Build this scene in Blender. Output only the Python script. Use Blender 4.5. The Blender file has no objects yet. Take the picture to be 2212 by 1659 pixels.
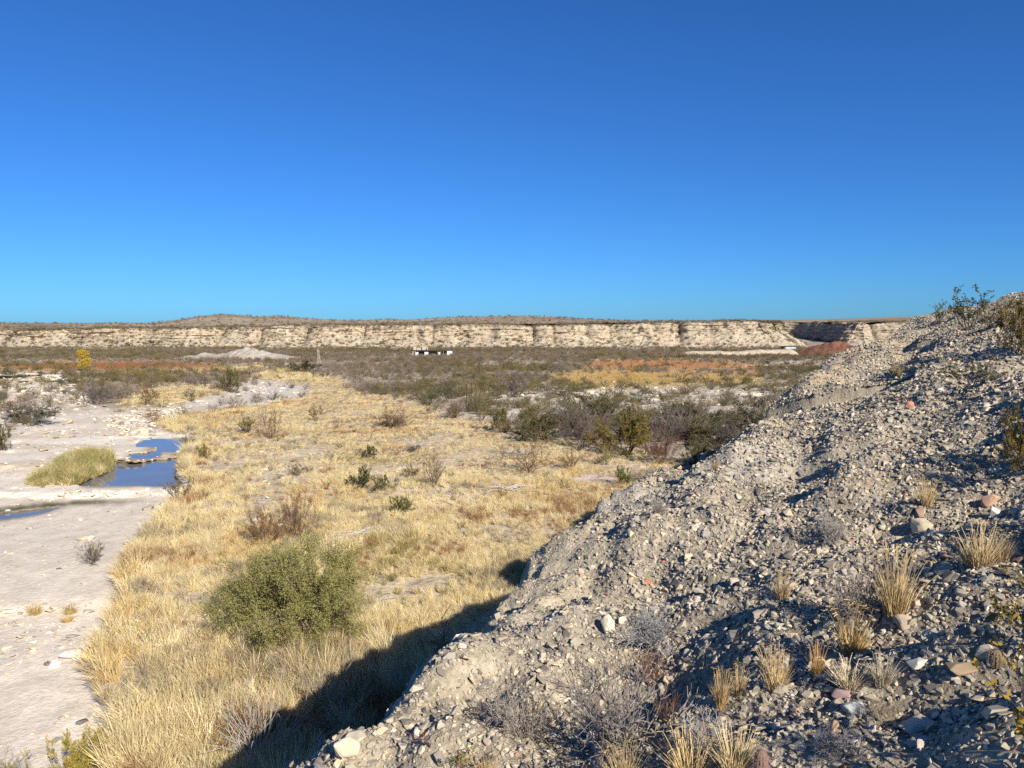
import bpy, math, random
import numpy as np
from mathutils import Vector, Matrix

# ------------------------------------------------------------------ camera, sky, sun, exposure
SC = bpy.context.scene
COL = SC.collection
RES_F = 1661.0            # focal length in the pixel units used for survey points (2212 x 1659)
CX, CY, V0 = 1106.0, 829.5, 700.0
EYE = 11.0                # eye height above the meadow
PITCH = math.atan((CY - V0) / RES_F)
SUN_EL, SUN_AZ = math.radians(31.0), math.radians(58.5)   # azimuth: from +X towards -Y

cam_d = bpy.data.cameras.new('camera')
cam = bpy.data.objects.new('camera', cam_d)
COL.objects.link(cam)
cam.location = (0, 0, EYE)
cam.rotation_euler = (math.pi / 2 - PITCH, 0, 0)
cam_d.sensor_width = 36.0
cam_d.lens = 36.0 * RES_F / 2212.0
cam_d.clip_start, cam_d.clip_end = 0.05, 20000
SC.camera = cam

world = bpy.data.worlds.new('World')
SC.world = world
world.use_nodes = True
wn, wl = world.node_tree.nodes, world.node_tree.links
bg = wn['Background']
sky = wn.new('ShaderNodeTexSky')
sky.sky_type = 'NISHITA'
sky.sun_disc = False
sky.sun_elevation = SUN_EL
sky.sun_rotation = math.pi / 2 + SUN_AZ
sky.altitude = 1500
sky.air_density = 1.0
sky.dust_density = 0.9
sky.ozone_density = 4.0
tn = wn.new('ShaderNodeMix'); tn.data_type = 'RGBA'; tn.blend_type = 'MULTIPLY'   # clear dry desert air: deeper blue
tn.inputs['Factor'].default_value = 1.0
tn.inputs[7].default_value = (0.275, 0.665, 1.15, 1)
wl.new(sky.outputs['Color'], tn.inputs[6])
wl.new(tn.outputs[2], bg.inputs['Color'])
bg.inputs['Strength'].default_value = 0.072

sun_d = bpy.data.lights.new('sun', 'SUN')
sun_d.energy = 5.0
sun_d.angle = math.radians(0.5)
sun_d.color = (1.0, 0.935, 0.82)
sun = bpy.data.objects.new('sun', sun_d)
COL.objects.link(sun)
sdir = Vector((math.cos(SUN_EL) * math.cos(SUN_AZ), -math.cos(SUN_EL) * math.sin(SUN_AZ), math.sin(SUN_EL)))
sun.rotation_euler = sdir.to_track_quat('Z', 'Y').to_euler()
sun.location = (40, -20, 60)

SC.view_settings.view_transform = 'Standard'
SC.view_settings.look = 'None'
SC.view_settings.exposure = 0.58
SC.view_settings.gamma = 1.0
SC.render.engine = 'CYCLES'
SC.cycles.use_denoising = False
SC.cycles.max_bounces = 5
SC.cycles.diffuse_bounces = 2
SC.cycles.glossy_bounces = 2
SC.cycles.transmission_bounces = 3
SC.cycles.sample_clamp_indirect = 4.0
SC.render.film_transparent = False

# ------------------------------------------------------------------ numeric helpers
RNG = np.random.default_rng(7)
random.seed(7)

def _hash(ix, iy, seed):
    h = (ix.astype(np.int64) * 374761393 + iy.astype(np.int64) * 668265263 + seed * 974634533) & 0xffffffff
    h = ((h ^ (h >> 13)) * 1274126177) & 0xffffffff
    h = ((h ^ (h >> 16)) * 2246822519) & 0xffffffff
    return ((h ^ (h >> 15)) & 0xffffff) / float(0xffffff)

def vnoise(x, y, seed=0):
    x = np.asarray(x, float); y = np.asarray(y, float)
    ix, iy = np.floor(x), np.floor(y)
    fx, fy = x - ix, y - iy
    fx = fx * fx * fx * (fx * (fx * 6 - 15) + 10); fy = fy * fy * fy * (fy * (fy * 6 - 15) + 10)
    a = _hash(ix, iy, seed); b = _hash(ix + 1, iy, seed); c = _hash(ix, iy + 1, seed); d = _hash(ix + 1, iy + 1, seed)
    return (a + (b - a) * fx) * (1 - fy) + (c + (d - c) * fx) * fy

def fbm(x, y, seed=0, octv=4, gain=0.5):
    """about -1 .. 1"""
    x = np.asarray(x, float); y = np.asarray(y, float)
    s = 0.0; a = 1.0; t = 0.0
    for o in range(octv):
        cs, sn = math.cos(0.6 * o), math.sin(0.6 * o)
        s = s + a * (vnoise((x * cs - y * sn) * 2 ** o, (x * sn + y * cs) * 2 ** o, seed + 17 * o) * 2 - 1)
        t += a; a *= gain
    return s / t * 1.35

def sstep(a, b, x):
    t = np.clip((np.asarray(x, float) - a) / (b - a), 0, 1)
    return t * t * (3 - 2 * t)

def mixc(c, col, w):
    w = np.asarray(w)[..., None]
    return c * (1 - w) + np.array(col) * w

SP, CP = math.sin(PITCH), math.cos(PITCH)

def project(x, y, z):
    zr = z - EYE
    f = y * CP - zr * SP
    f = np.where(np.abs(f) < 1e-4, 1e-4, f)
    up = y * SP + zr * CP
    return CX + RES_F * x / f, CY - RES_F * up / f

def ray_as(u, v):
    """direction (a, 1, -s) through survey point u, v"""
    a = (u - CX) / RES_F; b = (CY - v) / RES_F
    y = CP + b * SP
    z = -SP + b * CP
    return a / y, -z / y

# ------------------------------------------------------------------ materials
MATS = {}
class NT:
    def __init__(self, name):
        self.m = bpy.data.materials.new(name); self.m.use_nodes = True
        self.t = self.m.node_tree; self.t.nodes.clear()
        self.out = self.n('ShaderNodeOutputMaterial')
    def n(self, typ, **kw):
        nd = self.t.nodes.new(typ)
        for k, v in kw.items():
            if k.startswith('i_'):
                key = k[2:]
                key = int(key) if key.isdigit() else key.replace('_', ' ')
                nd.inputs[key].default_value = v
            else:
                setattr(nd, k, v)
        return nd
    def l(self, a, b): self.t.links.new(a, b)
    def noise(self, scale, detail=4, rough=0.6, vec=None, dist=0.0):
        nd = self.n('ShaderNodeTexNoise'); nd.inputs['Scale'].default_value = scale
        nd.inputs['Detail'].default_value = detail; nd.inputs['Roughness'].default_value = rough
        nd.inputs['Distortion'].default_value = dist
        if vec is not None: self.l(vec, nd.inputs['Vector'])
        return nd.outputs['Fac']
    def ramp(self, fac, stops):
        nd = self.n('ShaderNodeValToRGB'); cr = nd.color_ramp
        while len(cr.elements) < len(stops): cr.elements.new(0.5)
        for e, (p, c) in zip(cr.elements, stops):
            e.position = p; e.color = (*c, 1) if len(c) == 3 else c
        self.l(fac, nd.inputs['Fac']); return nd.outputs['Color']
    def mul(self, a, b, fac=1.0, mode='MULTIPLY'):
        nd = self.n('ShaderNodeMix', data_type='RGBA', blend_type=mode)
        nd.inputs['Factor'].default_value = fac
        for sock, v in ((nd.inputs[6], a), (nd.inputs[7], b)):
            if isinstance(v, tuple): sock.default_value = (*v, 1)
            else: self.l(v, sock)
        return nd.outputs[2]
    def attr(self, name, typ='GEOMETRY'):
        nd = self.n('ShaderNodeAttribute', attribute_name=name, attribute_type=typ); return nd
    def coords(self): return self.n('ShaderNodeNewGeometry').outputs['Position']
    def bsdf(self, col, rough=0.9, spec=0.2, bump=None, bstr=0.5, bdist=0.05):
        p = self.n('ShaderNodeBsdfPrincipled')
        if isinstance(col, tuple): p.inputs['Base Color'].default_value = (*col, 1)
        else: self.l(col, p.inputs['Base Color'])
        p.inputs['Roughness'].default_value = rough
        p.inputs['Specular IOR Level'].default_value = spec
        if bump is not None:
            b = self.n('ShaderNodeBump'); b.inputs['Strength'].default_value = bstr; b.inputs['Distance'].default_value = bdist
            self.l(bump, b.inputs['Height']); self.l(b.outputs['Normal'], p.inputs['Normal'])
        self.l(p.outputs['BSDF'], self.out.inputs['Surface']); return p

def ground_mat(name, s1, s2, lo=0.7, hi=1.25, bstr=0.6, bdist=0.05):
    """albedo from the mesh attribute 'col', varied by two noises, with bump"""
    t = NT(name)
    pos = t.coords()
    n1, n2 = t.noise(s1, 6, 0.65, pos), t.noise(s2, 5, 0.7, pos)
    r1 = t.ramp(n1, [(0.3, (lo,) * 3), (0.7, (hi,) * 3)])
    r2 = t.ramp(n2, [(0.3, (lo, lo * 0.98, lo * 0.95)), (0.68, (hi,) * 3)])
    c = t.mul(t.mul(t.attr('col').outputs['Color'], r1), r2)
    add = t.n('ShaderNodeMath', operation='ADD'); t.l(n1, add.inputs[0]); t.l(n2, add.inputs[1])
    t.bsdf(c, 0.95, 0.1, add.outputs[0], bstr, bdist)
    return t.m

def tint_mat(name, base, var=0.35, trans=0.0, rough=0.85, instanced=True, hue=0.0):
    """plant or stone material: base colour x a per-plant tint (instance attribute or object random)"""
    t = NT(name)
    oi = t.n('ShaderNodeObjectInfo')
    r = t.ramp(oi.outputs['Random'], [(0.0, (1 - var, 1 - var * 0.9, 1 - var * 0.8)), (0.5, (1, 1, 1)), (1.0, (1 + var, 1 + var * 0.85, 1 + var * 0.5))])
    if instanced:
        c = t.mul(t.attr('tint', 'INSTANCER').outputs['Color'], r)
        if base is not None: c = t.mul(c, base)
    else:
        c = t.mul(r, base)
    pos = t.coords()
    nz = t.noise(9.0, 3, 0.6, pos)
    c = t.mul(c, t.ramp(nz, [(0.3, (0.75,) * 3), (0.7, (1.2,) * 3)]))
    if trans > 0:
        d = t.n('ShaderNodeBsdfDiffuse'); tr = t.n('ShaderNodeBsdfTranslucent'); mx = t.n('ShaderNodeMixShader')
        mx.inputs[0].default_value = trans
        t.l(c, d.inputs[0]); t.l(c, tr.inputs[0]); t.l(d.outputs[0], mx.inputs[1]); t.l(tr.outputs[0], mx.inputs[2])
        t.l(mx.outputs[0], t.out.inputs['Surface'])
    else:
        t.bsdf(c, rough, 0.15)
    return t.m

# ------------------------------------------------------------------ object helpers
def tag(o, label=None, cat=None, group=None, kind=None):
    if label: o['label'] = label
    if cat: o['category'] = cat
    if group: o['group'] = group
    if kind: o['kind'] = kind
    return o

def mesh_np(name, verts, faces, smooth=False, attrs=None, uvq=False):
    """verts (n,3); faces: (m,k) int array or list of lists"""
    me = bpy.data.meshes.new(name)
    verts = np.asarray(verts, np.float32)
    if isinstance(faces, np.ndarray):
        m, k = faces.shape
        me.vertices.add(len(verts)); me.vertices.foreach_set('co', verts.ravel())
        me.loops.add(m * k); me.loops.foreach_set('vertex_index', faces.astype(np.int32).ravel())
        me.polygons.add(m)
        me.polygons.foreach_set('loop_start', np.arange(0, m * k, k, dtype=np.int32))
        me.polygons.foreach_set('loop_total', np.full(m, k, dtype=np.int32))
        me.update(calc_edges=True)
    else:
        me.from_pydata(verts.tolist(), [], faces)
    if smooth: me.polygons.foreach_set('use_smooth', np.ones(len(me.polygons), bool))
    for nm, arr in (attrs or {}).items():
        a = me.attributes.new(nm, 'FLOAT_COLOR', 'POINT')
        rgba = np.ones((len(verts), 4), np.float32); rgba[:, :3] = arr
        a.data.foreach_set('color', rgba.ravel())
    me.validate()
    return me

def link(name, me, mats=(), parent=None):
    o = bpy.data.objects.new(name, me); COL.objects.link(o)
    for m in mats: me.materials.append(m)
    if parent is not None: o.parent = parent
    return o

def empty(name, loc, rz=0.0, scale=1.0):
    o = bpy.data.objects.new(name, None); COL.objects.link(o)
    o.empty_display_size = 0.2
    o.location = loc; o.rotation_euler = (0, 0, rz); o.scale = (scale,) * 3
    return o

def copy_tree(o, parent=None):
    c = o.copy(); COL.objects.link(c)
    if parent is not None: c.parent = parent
    for ch in list(o.children): copy_tree(ch, c)
    return c

class MB:
    """collects tubes, leaves, boxes"""
    def __init__(self): self.v = []; self.f = []; self.m = []
    def face(self, pts, mat=0):
        b = len(self.v); self.v.extend([tuple(p) for p in pts]); self.f.append(list(range(b, b + len(pts)))); self.m.append(mat)
    def tube(self, pts, rads, sides=3, mat=0, cap=False):
        b = len(self.v); n = len(pts)
        for i, p in enumerate(pts):
            d = (pts[min(i + 1, n - 1)] - pts[max(i - 1, 0)])
            d = d.normalized() if d.length > 1e-9 else Vector((0, 0, 1))
            ref = Vector((1, 0, 0)) if abs(d.x) < 0.8 else Vector((0, 1, 0))
            s = d.cross(ref).normalized(); t = d.cross(s)
            for k in range(sides):
                an = 2 * math.pi * k / sides
                self.v.append(tuple(p + (s * math.cos(an) + t * math.sin(an)) * rads[i]))
        for i in range(n - 1):
            for k in range(sides):
                k2 = (k + 1) % sides
                self.f.append([b + i * sides + k, b + i * sides + k2, b + (i + 1) * sides + k2, b + (i + 1) * sides + k]); self.m.append(mat)
        if cap:
            self.f.append([b + (n - 1) * sides + k for k in range(sides)]); self.m.append(mat)
    def leaf(self, p, d, ln, wd, mat=0, rng=random):
        d = d.normalized()
        r = Vector((rng.uniform(-1, 1), rng.uniform(-1, 1), rng.uniform(-1, 1)))
        s = d.cross(r)
        if s.length < 1e-6: return
        s = s.normalized() * wd * 0.5
        self.face([p, p + d * ln * 0.5 + s, p + d * ln, p + d * ln * 0.5 - s], mat)
    def box(self, x0, y0, z0, x1, y1, z1, mat=0):
        b = len(self.v)
        self.v += [(x0, y0, z0), (x1, y0, z0), (x1, y1, z0), (x0, y1, z0), (x0, y0, z1), (x1, y0, z1), (x1, y1, z1), (x0, y1, z1)]
        for f in ((0, 3, 2, 1), (4, 5, 6, 7), (0, 1, 5, 4), (1, 2, 6, 5), (2, 3, 7, 6), (3, 0, 4, 7)):
            self.f.append([b + i for i in f]); self.m.append(mat)
    def mesh(self, name, mats, smooth=False):
        me = bpy.data.meshes.new(name); me.from_pydata(self.v, [], self.f)
        for m in mats: me.materials.append(m)
        me.polygons.foreach_set('material_index', np.array(self.m, np.int32))
        if smooth: me.polygons.foreach_set('use_smooth', np.ones(len(self.f), bool))
        me.update(); return me

# ------------------------------------------------------------------ instanced stuff (uncountable stones, grass, far scrub)
def scatter(name, protos, mats, pos, rot, scl, pid, tint, label, cat=None):
    """protos: list of MB; one object whose points carry copies of its own prototype pieces"""
    V, F, M, P = [], [], [], []
    for k, mb in enumerate(protos):
        b = len(V); V.extend(mb.v); F.extend([[b + i for i in f] for f in mb.f]); M.extend(mb.m); P.extend([k] * len(mb.v))
    n0, n = len(V), len(pos)
    me = bpy.data.meshes.new(name)
    me.from_pydata(V + [tuple(p) for p in np.asarray(pos, float)], [], F)
    for m in mats: me.materials.append(m)
    me.polygons.foreach_set('material_index', np.array(M, np.int32))
    def put(nm, typ, key, arr, fill):
        a = me.attributes.new(nm, typ, 'POINT')
        full = np.concatenate([fill, np.asarray(arr)])
        a.data.foreach_set(key, full.ravel())
    put('proto', 'INT', 'value', np.full(n, -1, np.int32), np.array(P, np.int32))
    put('pick', 'INT', 'value', np.asarray(pid, np.int32), np.zeros(n0, np.int32))
    put('rot', 'FLOAT_VECTOR', 'vector', np.asarray(rot, np.float32), np.zeros((n0, 3), np.float32))
    put('scl', 'FLOAT_VECTOR', 'vector', np.asarray(scl, np.float32), np.ones((n0, 3), np.float32))
    put('tint', 'FLOAT_VECTOR', 'vector', np.asarray(tint, np.float32), np.ones((n0, 3), np.float32))
    o = link(name, me); tag(o, label, cat, None, 'stuff')
    ng = bpy.data.node_groups.new(name + '_scatter', 'GeometryNodeTree')
    ng.interface.new_socket('Geometry', in_out='INPUT', socket_type='NodeSocketGeometry')
    ng.interface.new_socket('Geometry', in_out='OUTPUT', socket_type='NodeSocketGeometry')
    N, L = ng.nodes, ng.links
    gi, go = N.new('NodeGroupInput'), N.new('NodeGroupOutput')
    def nattr(nm, dt):
        a = N.new('GeometryNodeInputNamedAttribute'); a.data_type = dt; a.inputs['Name'].default_value = nm
        return a.outputs['Attribute']
    pa = nattr('proto', 'INT')
    def sep(val):
        c = N.new('FunctionNodeCompare'); c.data_type = 'INT'; c.operation = 'EQUAL'
        L.new(pa, c.inputs[2]); c.inputs[3].default_value = val
        s = N.new('GeometryNodeSeparateGeometry'); s.domain = 'POINT'
        L.new(gi.outputs[0], s.inputs['Geometry']); L.new(c.outputs[0], s.inputs['Selection'])
        return s.outputs['Selection']
    g2i = N.new('GeometryNodeGeometryToInstance')
    for k in range(len(protos)): L.new(sep(k), g2i.inputs[0])
    iop = N.new('GeometryNodeInstanceOnPoints')
    L.new(sep(-1), iop.inputs['Points']); L.new(g2i.outputs[0], iop.inputs['Instance'])
    iop.inputs['Pick Instance'].default_value = True
    L.new(nattr('pick', 'INT'), iop.inputs['Instance Index'])
    L.new(nattr('rot', 'FLOAT_VECTOR'), iop.inputs['Rotation']); L.new(nattr('scl', 'FLOAT_VECTOR'), iop.inputs['Scale'])
    L.new(iop.outputs[0], go.inputs[0])
    md = o.modifiers.new('scatter', 'NODES'); md.node_group = ng
    return o

def eulers(nrm, yaw, tilt):
    """XYZ eulers: tilt about X by tilt, yaw about Z, then align Z to nrm"""
    n = nrm / np.linalg.norm(nrm, axis=1, keepdims=True)
    ref = np.tile(np.array([1.0, 0, 0]), (len(n), 1))
    yv = np.cross(n, ref); yv /= np.linalg.norm(yv, axis=1, keepdims=True)
    xv = np.cross(yv, n)
    A = np.stack([xv, yv, n], axis=2)
    c, s = np.cos(yaw), np.sin(yaw); ct, st = np.cos(tilt), np.sin(tilt); z = np.zeros_like(c); o = np.ones_like(c)
    Rz = np.stack([np.stack([c, -s, z], 1), np.stack([s, c, z], 1), np.stack([z, z, o], 1)], 1)
    Rx = np.stack([np.stack([o, z, z], 1), np.stack([z, ct, -st], 1), np.stack([z, st, ct], 1)], 1)
    R = A @ Rz @ Rx
    return np.stack([np.arctan2(R[:, 2, 1], R[:, 2, 2]), -np.arcsin(np.clip(R[:, 2, 0], -1, 1)), np.arctan2(R[:, 1, 0], R[:, 0, 0])], 1)

# ------------------------------------------------------------------ survey map of the valley (outlines of creek, meadow ...)
MU0, MU1, MV0, MV1, MS = -1500.0, 3100.0, 700.0, 1800.0, 3.0
_gu, _gv = np.meshgrid(np.arange(MU0, MU1, MS), np.arange(MV0, MV1, MS))

def blur(a, r):
    r = int(max(1, round(r / MS)))
    for ax in (0, 1):
        for _ in range(2):
            pad = [(0, 0), (0, 0)]; pad[ax] = (r + 1, r)
            c = np.cumsum(np.pad(a, pad, mode='edge'), axis=ax)
            n = a.shape[ax]
            hi = np.take(c, np.arange(2 * r + 1, 2 * r + 1 + n), axis=ax); lo = np.take(c, np.arange(0, n), axis=ax)
            a = (hi - lo) / (2 * r + 1)
    return a

def polymask(pts, soft=4.0):
    if isinstance(pts[0], list): return np.maximum.reduce([polymask(p, soft) for p in pts])
    ins = np.zeros(_gu.shape, bool); n = len(pts)
    for i in range(n):
        x0, y0 = pts[i]; x1, y1 = pts[(i + 1) % n]
        if y0 == y1: continue
        cond = ((y0 > _gv) != (y1 > _gv))
        xi = (x1 - x0) * (_gv - y0) / (y1 - y0) + x0
        ins ^= cond & (_gu < xi)
    return blur(ins.astype(float), soft)

def look(mask, u, v):
    fu = np.clip((u - MU0) / MS, 0, mask.shape[1] - 1.001); fv = np.clip((v - MV0) / MS, 0, mask.shape[0] - 1.001)
    iu, iv = fu.astype(int), fv.astype(int); fu = fu - iu; fv = fv - iv
    return (mask[iv, iu] * (1 - fu) + mask[iv, iu + 1] * fu) * (1 - fv) + (mask[iv + 1, iu] * (1 - fu) + mask[iv + 1, iu + 1] * fu) * fv

BANK = [(255, 1800), (240, 1659), (252, 1560), (205, 1490), (192, 1430), (232, 1370), (268, 1290), (258, 1240), (300, 1172), (350, 1112),
        (405, 1066), (428, 1050), (388, 1026), (380, 1000), (400, 975), (438, 945), (380, 937), (335, 926), (316, 911), (400, 891),
        (520, 877), (655, 858), (672, 840), (610, 825), (556, 822)]
P_CREEK = BANK + [(540, 833), (500, 846), (440, 862), (372, 879), (300, 884), (262, 892), (205, 886), (130, 892), (70, 922),
                  (30, 942), (0, 962), (-400, 1010), (-1500, 1060), (-1500, 1800)]
P_MEADOW = BANK + [(550, 806), (640, 800), (725, 814), (770, 848), (900, 866), (960, 900), (1060, 913), (1105, 945), (1200, 946), (1300, 962),
                   (1400, 985), (1520, 1003), (1750, 1003), (2600, 1500), (2600, 1800)]
P_LGRASS = [(262, 884), (270, 850), (365, 828), (480, 838), (505, 846), (440, 860), (372, 877), (300, 884)]
P_GOLD = [(1180, 832), (1200, 808), (1320, 800), (1500, 805), (1650, 812), (1640, 828), (1400, 833), (1280, 832)]
P_ORANGE = [(1250, 798), (1270, 779), (1400, 773), (1560, 780), (1650, 790), (1640, 804), (1500, 801), (1350, 799)]
P_RUST = [(-900, 800), (0, 791), (110, 784), (250, 779), (380, 781), (480, 786), (470, 793), (350, 798), (200, 801), (130, 800)]
P_STRAW = [(330, 803), (420, 795), (560, 792), (600, 797), (480, 806), (400, 808)]
P_LEDGE = [(1030, 842), (1100, 824), (1300, 833), (1600, 836), (1720, 832), (1700, 872), (1560, 882), (1400, 892), (1280, 925), (1180, 938), (1160, 900), (1090, 880)]
P_LEDGE2 = [(960, 838), (1000, 822), (1060, 830), (1050, 850), (980, 852)]
P_LWHITE = [(-1400, 790), (0, 786), (128, 793), (150, 830), (200, 868), (262, 892), (205, 886), (130, 892), (70, 922), (0, 962), (-400, 1010), (-1500, 1060)]
P_POOL = [[(299, 961), (338, 953), (417, 951), (394, 962), (388, 973), (352, 976), (336, 974), (340, 967), (318, 964)],
          [(262, 988), (284, 979), (310, 981), (336, 973), (352, 975), (342, 985), (322, 990), (290, 991)],
          [(160, 1049), (250, 1012), (238, 996), (296, 1001), (330, 994), (366, 991), (401, 985), (390, 1005), (376, 1022), (385, 1040), (400, 1048), (300, 1051)]]
P_POOL2 = [(-500, 1130), (-200, 1121), (0, 1109), (65, 1103), (151, 1092), (104, 1107), (47, 1117), (0, 1123), (-200, 1146), (-500, 1170)]
P_ALGAE = [(-500, 1122), (0, 1098), (100, 1086), (205, 1082), (330, 1083), (205, 1092), (151, 1092), (65, 1103), (0, 1109), (-500, 1132)]
P_TUSSOCK = [(48, 1050), (105, 1022), (150, 984), (200, 976), (238, 986), (252, 1012), (165, 1047)]
P_COBBLE = [(230, 905), (300, 885), (420, 884), (330, 915), (345, 930), (300, 945), (240, 925)]
P_COBBLE2 = [(385, 985), (400, 955), (440, 945), (415, 985), (385, 1010)]
P_STONY = [(-800, 1320), (0, 1310), (150, 1320), (250, 1300), (200, 1430), (215, 1500), (250, 1560), (240, 1800), (-800, 1800)]
P_SANDY = [(-500, 1130), (0, 1125), (200, 1100), (390, 1085), (300, 1170), (255, 1240), (265, 1290), (150, 1315), (-500, 1310)]
P_BARE = [(560, 1180), (500, 1130), (520, 1030), (590, 985), (660, 960), (700, 1000), (680, 1060), (620, 1080), (600, 1150)]
P_PINK = [(1215, 1030), (1280, 1020), (1345, 1028), (1330, 1048), (1240, 1046)]
MK = {k: polymask(p, s) for k, p, s in (
    ('creek', P_CREEK, 4.5), ('meadow', P_MEADOW, 5), ('lgrass', P_LGRASS, 5), ('gold', P_GOLD, 6), ('orange', P_ORANGE, 5), ('rust', P_RUST, 4),
    ('straw', P_STRAW, 4), ('ledge', P_LEDGE, 10), ('ledge2', P_LEDGE2, 6), ('lwhite', P_LWHITE, 6), ('pool', P_POOL, 3), ('pool2', P_POOL2, 3), ('algae', P_ALGAE, 4),
    ('tussock', P_TUSSOCK, 4), ('cobble', P_COBBLE, 8), ('cobble2', P_COBBLE2, 5), ('stony', P_STONY, 20), ('sandy', P_SANDY, 14), ('bare', P_BARE, 30), ('pink', P_PINK, 7))}

FS, Y1, Y2 = 0.0143, 60.0, 520.0        # the valley floor falls away gently beyond 60 m
def floor_z(y):
    return np.where(y < Y1, 0.0, np.where(y < Y2, -FS * (y - Y1), -FS * (Y2 - Y1)))
def ray_y(s, h):
    ya = (EYE - h) / s
    yb = (EYE + FS * -Y1 - h) / np.maximum(s - FS, 1e-4)
    yc = (EYE + FS * (Y2 - Y1) - h) / s
    y = np.where(ya < Y1, ya, yb)
    return np.where((y > Y2) | (s < FS + 0.002), yc, y)

# ------------------------------------------------------------------ the hillside the photographer stands on
EDGE_Y = np.array([-60, -20, -10, 0, 5.2, 9.5, 15, 15.7, 16.4, 17.3, 18.3, 19.3, 20.3, 25, 30, 36, 40, 47, 60, 90])
EDGE_X = np.array([-22, -9, -6, -3.2, -1.3, 0.6, 3.2, 4.2, 5.9, 9.0, 9.6, 7.7, 6.9, 9.5, 12.4, 16.7, 19.8, 24.5, 34, 60])
def hill_rel(x, y, detail=True):
    """height of the hillside relative to the eye, and the mask of bare clay"""
    x = np.asarray(x, float); y = np.asarray(y, float)
    xe = np.interp(y, EDGE_Y, EDGE_X)
    e1 = -0.928 * x + 0.373 * y; e2 = 0.373 * x + 0.928 * y          # down the slope, along the slope
    xe = xe + 0.22 * fbm(y * 0.42, e1 * 0.1, 3, 3) + 0.16 * fbm(y * 1.7, e1 * 0.3, 4, 3)
    P = -1.86 + 0.336 * x - 0.135 * y
    cap = np.where(y > 33, 1.25 - 0.064 * (y - 33), 1.25 + 0.16 * (33 - y)) + 0.02 * (x - 22) - 0.45 * np.clip(y - 50, 0, None) - 0.02 * np.clip(x - 26, 0, None) ** 1.5
    k = 0.5
    hh = np.clip(0.5 + 0.5 * (cap - P) / k, 0, 1)
    S = cap * (1 - hh) + P * hh - k * hh * (1 - hh)
    dx = x - xe
    r = np.sqrt(x * x + y * y)
    near = sstep(1.2, 4.5, r)
    # erosion rills running down the slope, stronger towards the edge
    rill = fbm(e1 * 0.13 + 3.1, e2 * 0.85, 11, 3)
    S = S + near * (0.34 * rill + 0.05 * fbm(e1 * 0.9, e2 * 1.6, 12, 3))
    edgew = np.exp(-np.clip(dx, 0, None) / 1.7) * sstep(16, 11, y)
    lump = 1 - np.abs(fbm(e1 * 0.55, e2 * 0.8, 21, 3))
    S = S + edgew * (0.42 * (lump - 0.80) + 0.12 * fbm(x * 2.1, y * 2.1, 22, 3))
    S = S + near * 0.15 * fbm(e1 * 0.85, e2 * 0.2 + 7, 24, 3)
    bench = sstep(6.0, 1.0, dx) * sstep(16.5, 13, y) * sstep(-1, 0.5, dx)
    S = S + bench * near * 0.20 * fbm(e1 * 0.95, e2 * 0.16 + 2, 23, 3)
    # spur of tan clay standing along the edge further up
    sw = sstep(19.0, 20.8, y) * sstep(38, 33, y)
    sc = 1.1 + 0.35 * fbm(y * 0.5, 0.3 + 0 * y, 31, 2)
    spur = np.exp(-((dx - sc) / 1.15) ** 2) * sw
    S = S + (0.42 * sstep(25, 20, y) + 0.08) * spur * (1 + 0.3 * fbm(x * 0.9, y * 0.9, 32, 3)) - 0.35 * sw * np.exp(-((dx - sc - 2.2) / 0.8) ** 2)
    # cut bank
    q = np.clip(-dx, 0, None)
    S = S - (1.75 * q + 0.25 * np.clip(1 - np.exp(-q * 3), 0, 1)) + np.where(q > 0, 0.35 * np.clip(q, 0, 1.2) * fbm(y * 1.2, q * 0.5, 41, 3), 0)
    if detail:
        S = S + near * (0.12 * fbm(e1 * 1.1, e2 * 2.3, 53, 3) + 0.022 * fbm(x * 3.3, y * 3.3, 51, 3) + 0.008 * fbm(x * 13, y * 13, 52, 2))
    tan_n = fbm(x * 0.5 + 9, y * 0.5, 61, 3)
    clay = np.clip(np.exp(-np.clip(dx - 0.25, 0, None) / 1.1) * sstep(16, 9, y) * (0.95 + 0.9 * tan_n) * 1.1, 0, 1)
    clay = np.maximum(clay, np.clip(spur * 1.9 - 0.55, 0, 1) * sstep(0.9, 0.2, dx - sc))
    clay = np.maximum(clay, sstep(0.34, 0.66, fbm(e1 * 0.22 + 5, e2 * 0.9 + 2, 62, 3)) * 0.7 * sstep(14, 3, dx))
    clay = np.where(dx < 0, np.maximum(clay, 0.8), clay)
    return S, np.clip(clay, 0, 1), dx

def hill_z(x, y, detail=True):
    return EYE + hill_rel(x, y, detail)[0]

# rings of vertices round the standing point
th_f = np.radians(np.concatenate([np.arange(-180, -60, 3.0), np.arange(-60, 60, 0.17), np.arange(60, 180, 3.0)]))   # 0 = +Y, positive to +X
rr = np.concatenate([[0.05, 0.4, 0.8, 1.2], np.geomspace(1.6, 95, 560)])
TH, RR = np.meshgrid(th_f, rr)
hx, hy = RR * np.sin(TH), RR * np.cos(TH)
hrel, hclay, hdx = hill_rel(hx, hy)
hz = EYE + hrel
vz = floor_z(hy)
nr, nt = hx.shape
idx = np.arange(nr * nt).reshape(nr, nt)
nxt = np.roll(idx, -1, axis=1)
quads = np.stack([idx[:-1], nxt[:-1], nxt[1:], idx[1:]], -1).reshape(-1, 4)
above = (hz > vz - 1.2).ravel()
quads = quads[above[quads].any(axis=1)]
used = np.zeros(nr * nt, bool); used[quads.ravel()] = True
remap = np.cumsum(used) - 1
hv = np.stack([hx, hy, np.maximum(hz, vz - 2.0)], -1).reshape(-1, 3)[used]
c0 = np.array([0.35, 0.295, 0.22]) * (1 + 0.16 * fbm(hx * 0.7, hy * 0.7, 70, 4))[..., None]
c0 = mixc(c0, (0.50, 0.42, 0.295), hclay * 0.9)
c0 = mixc(c0, (0.54, 0.40, 0.22), hclay * sstep(18, 21, hy) * 0.7)
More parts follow.
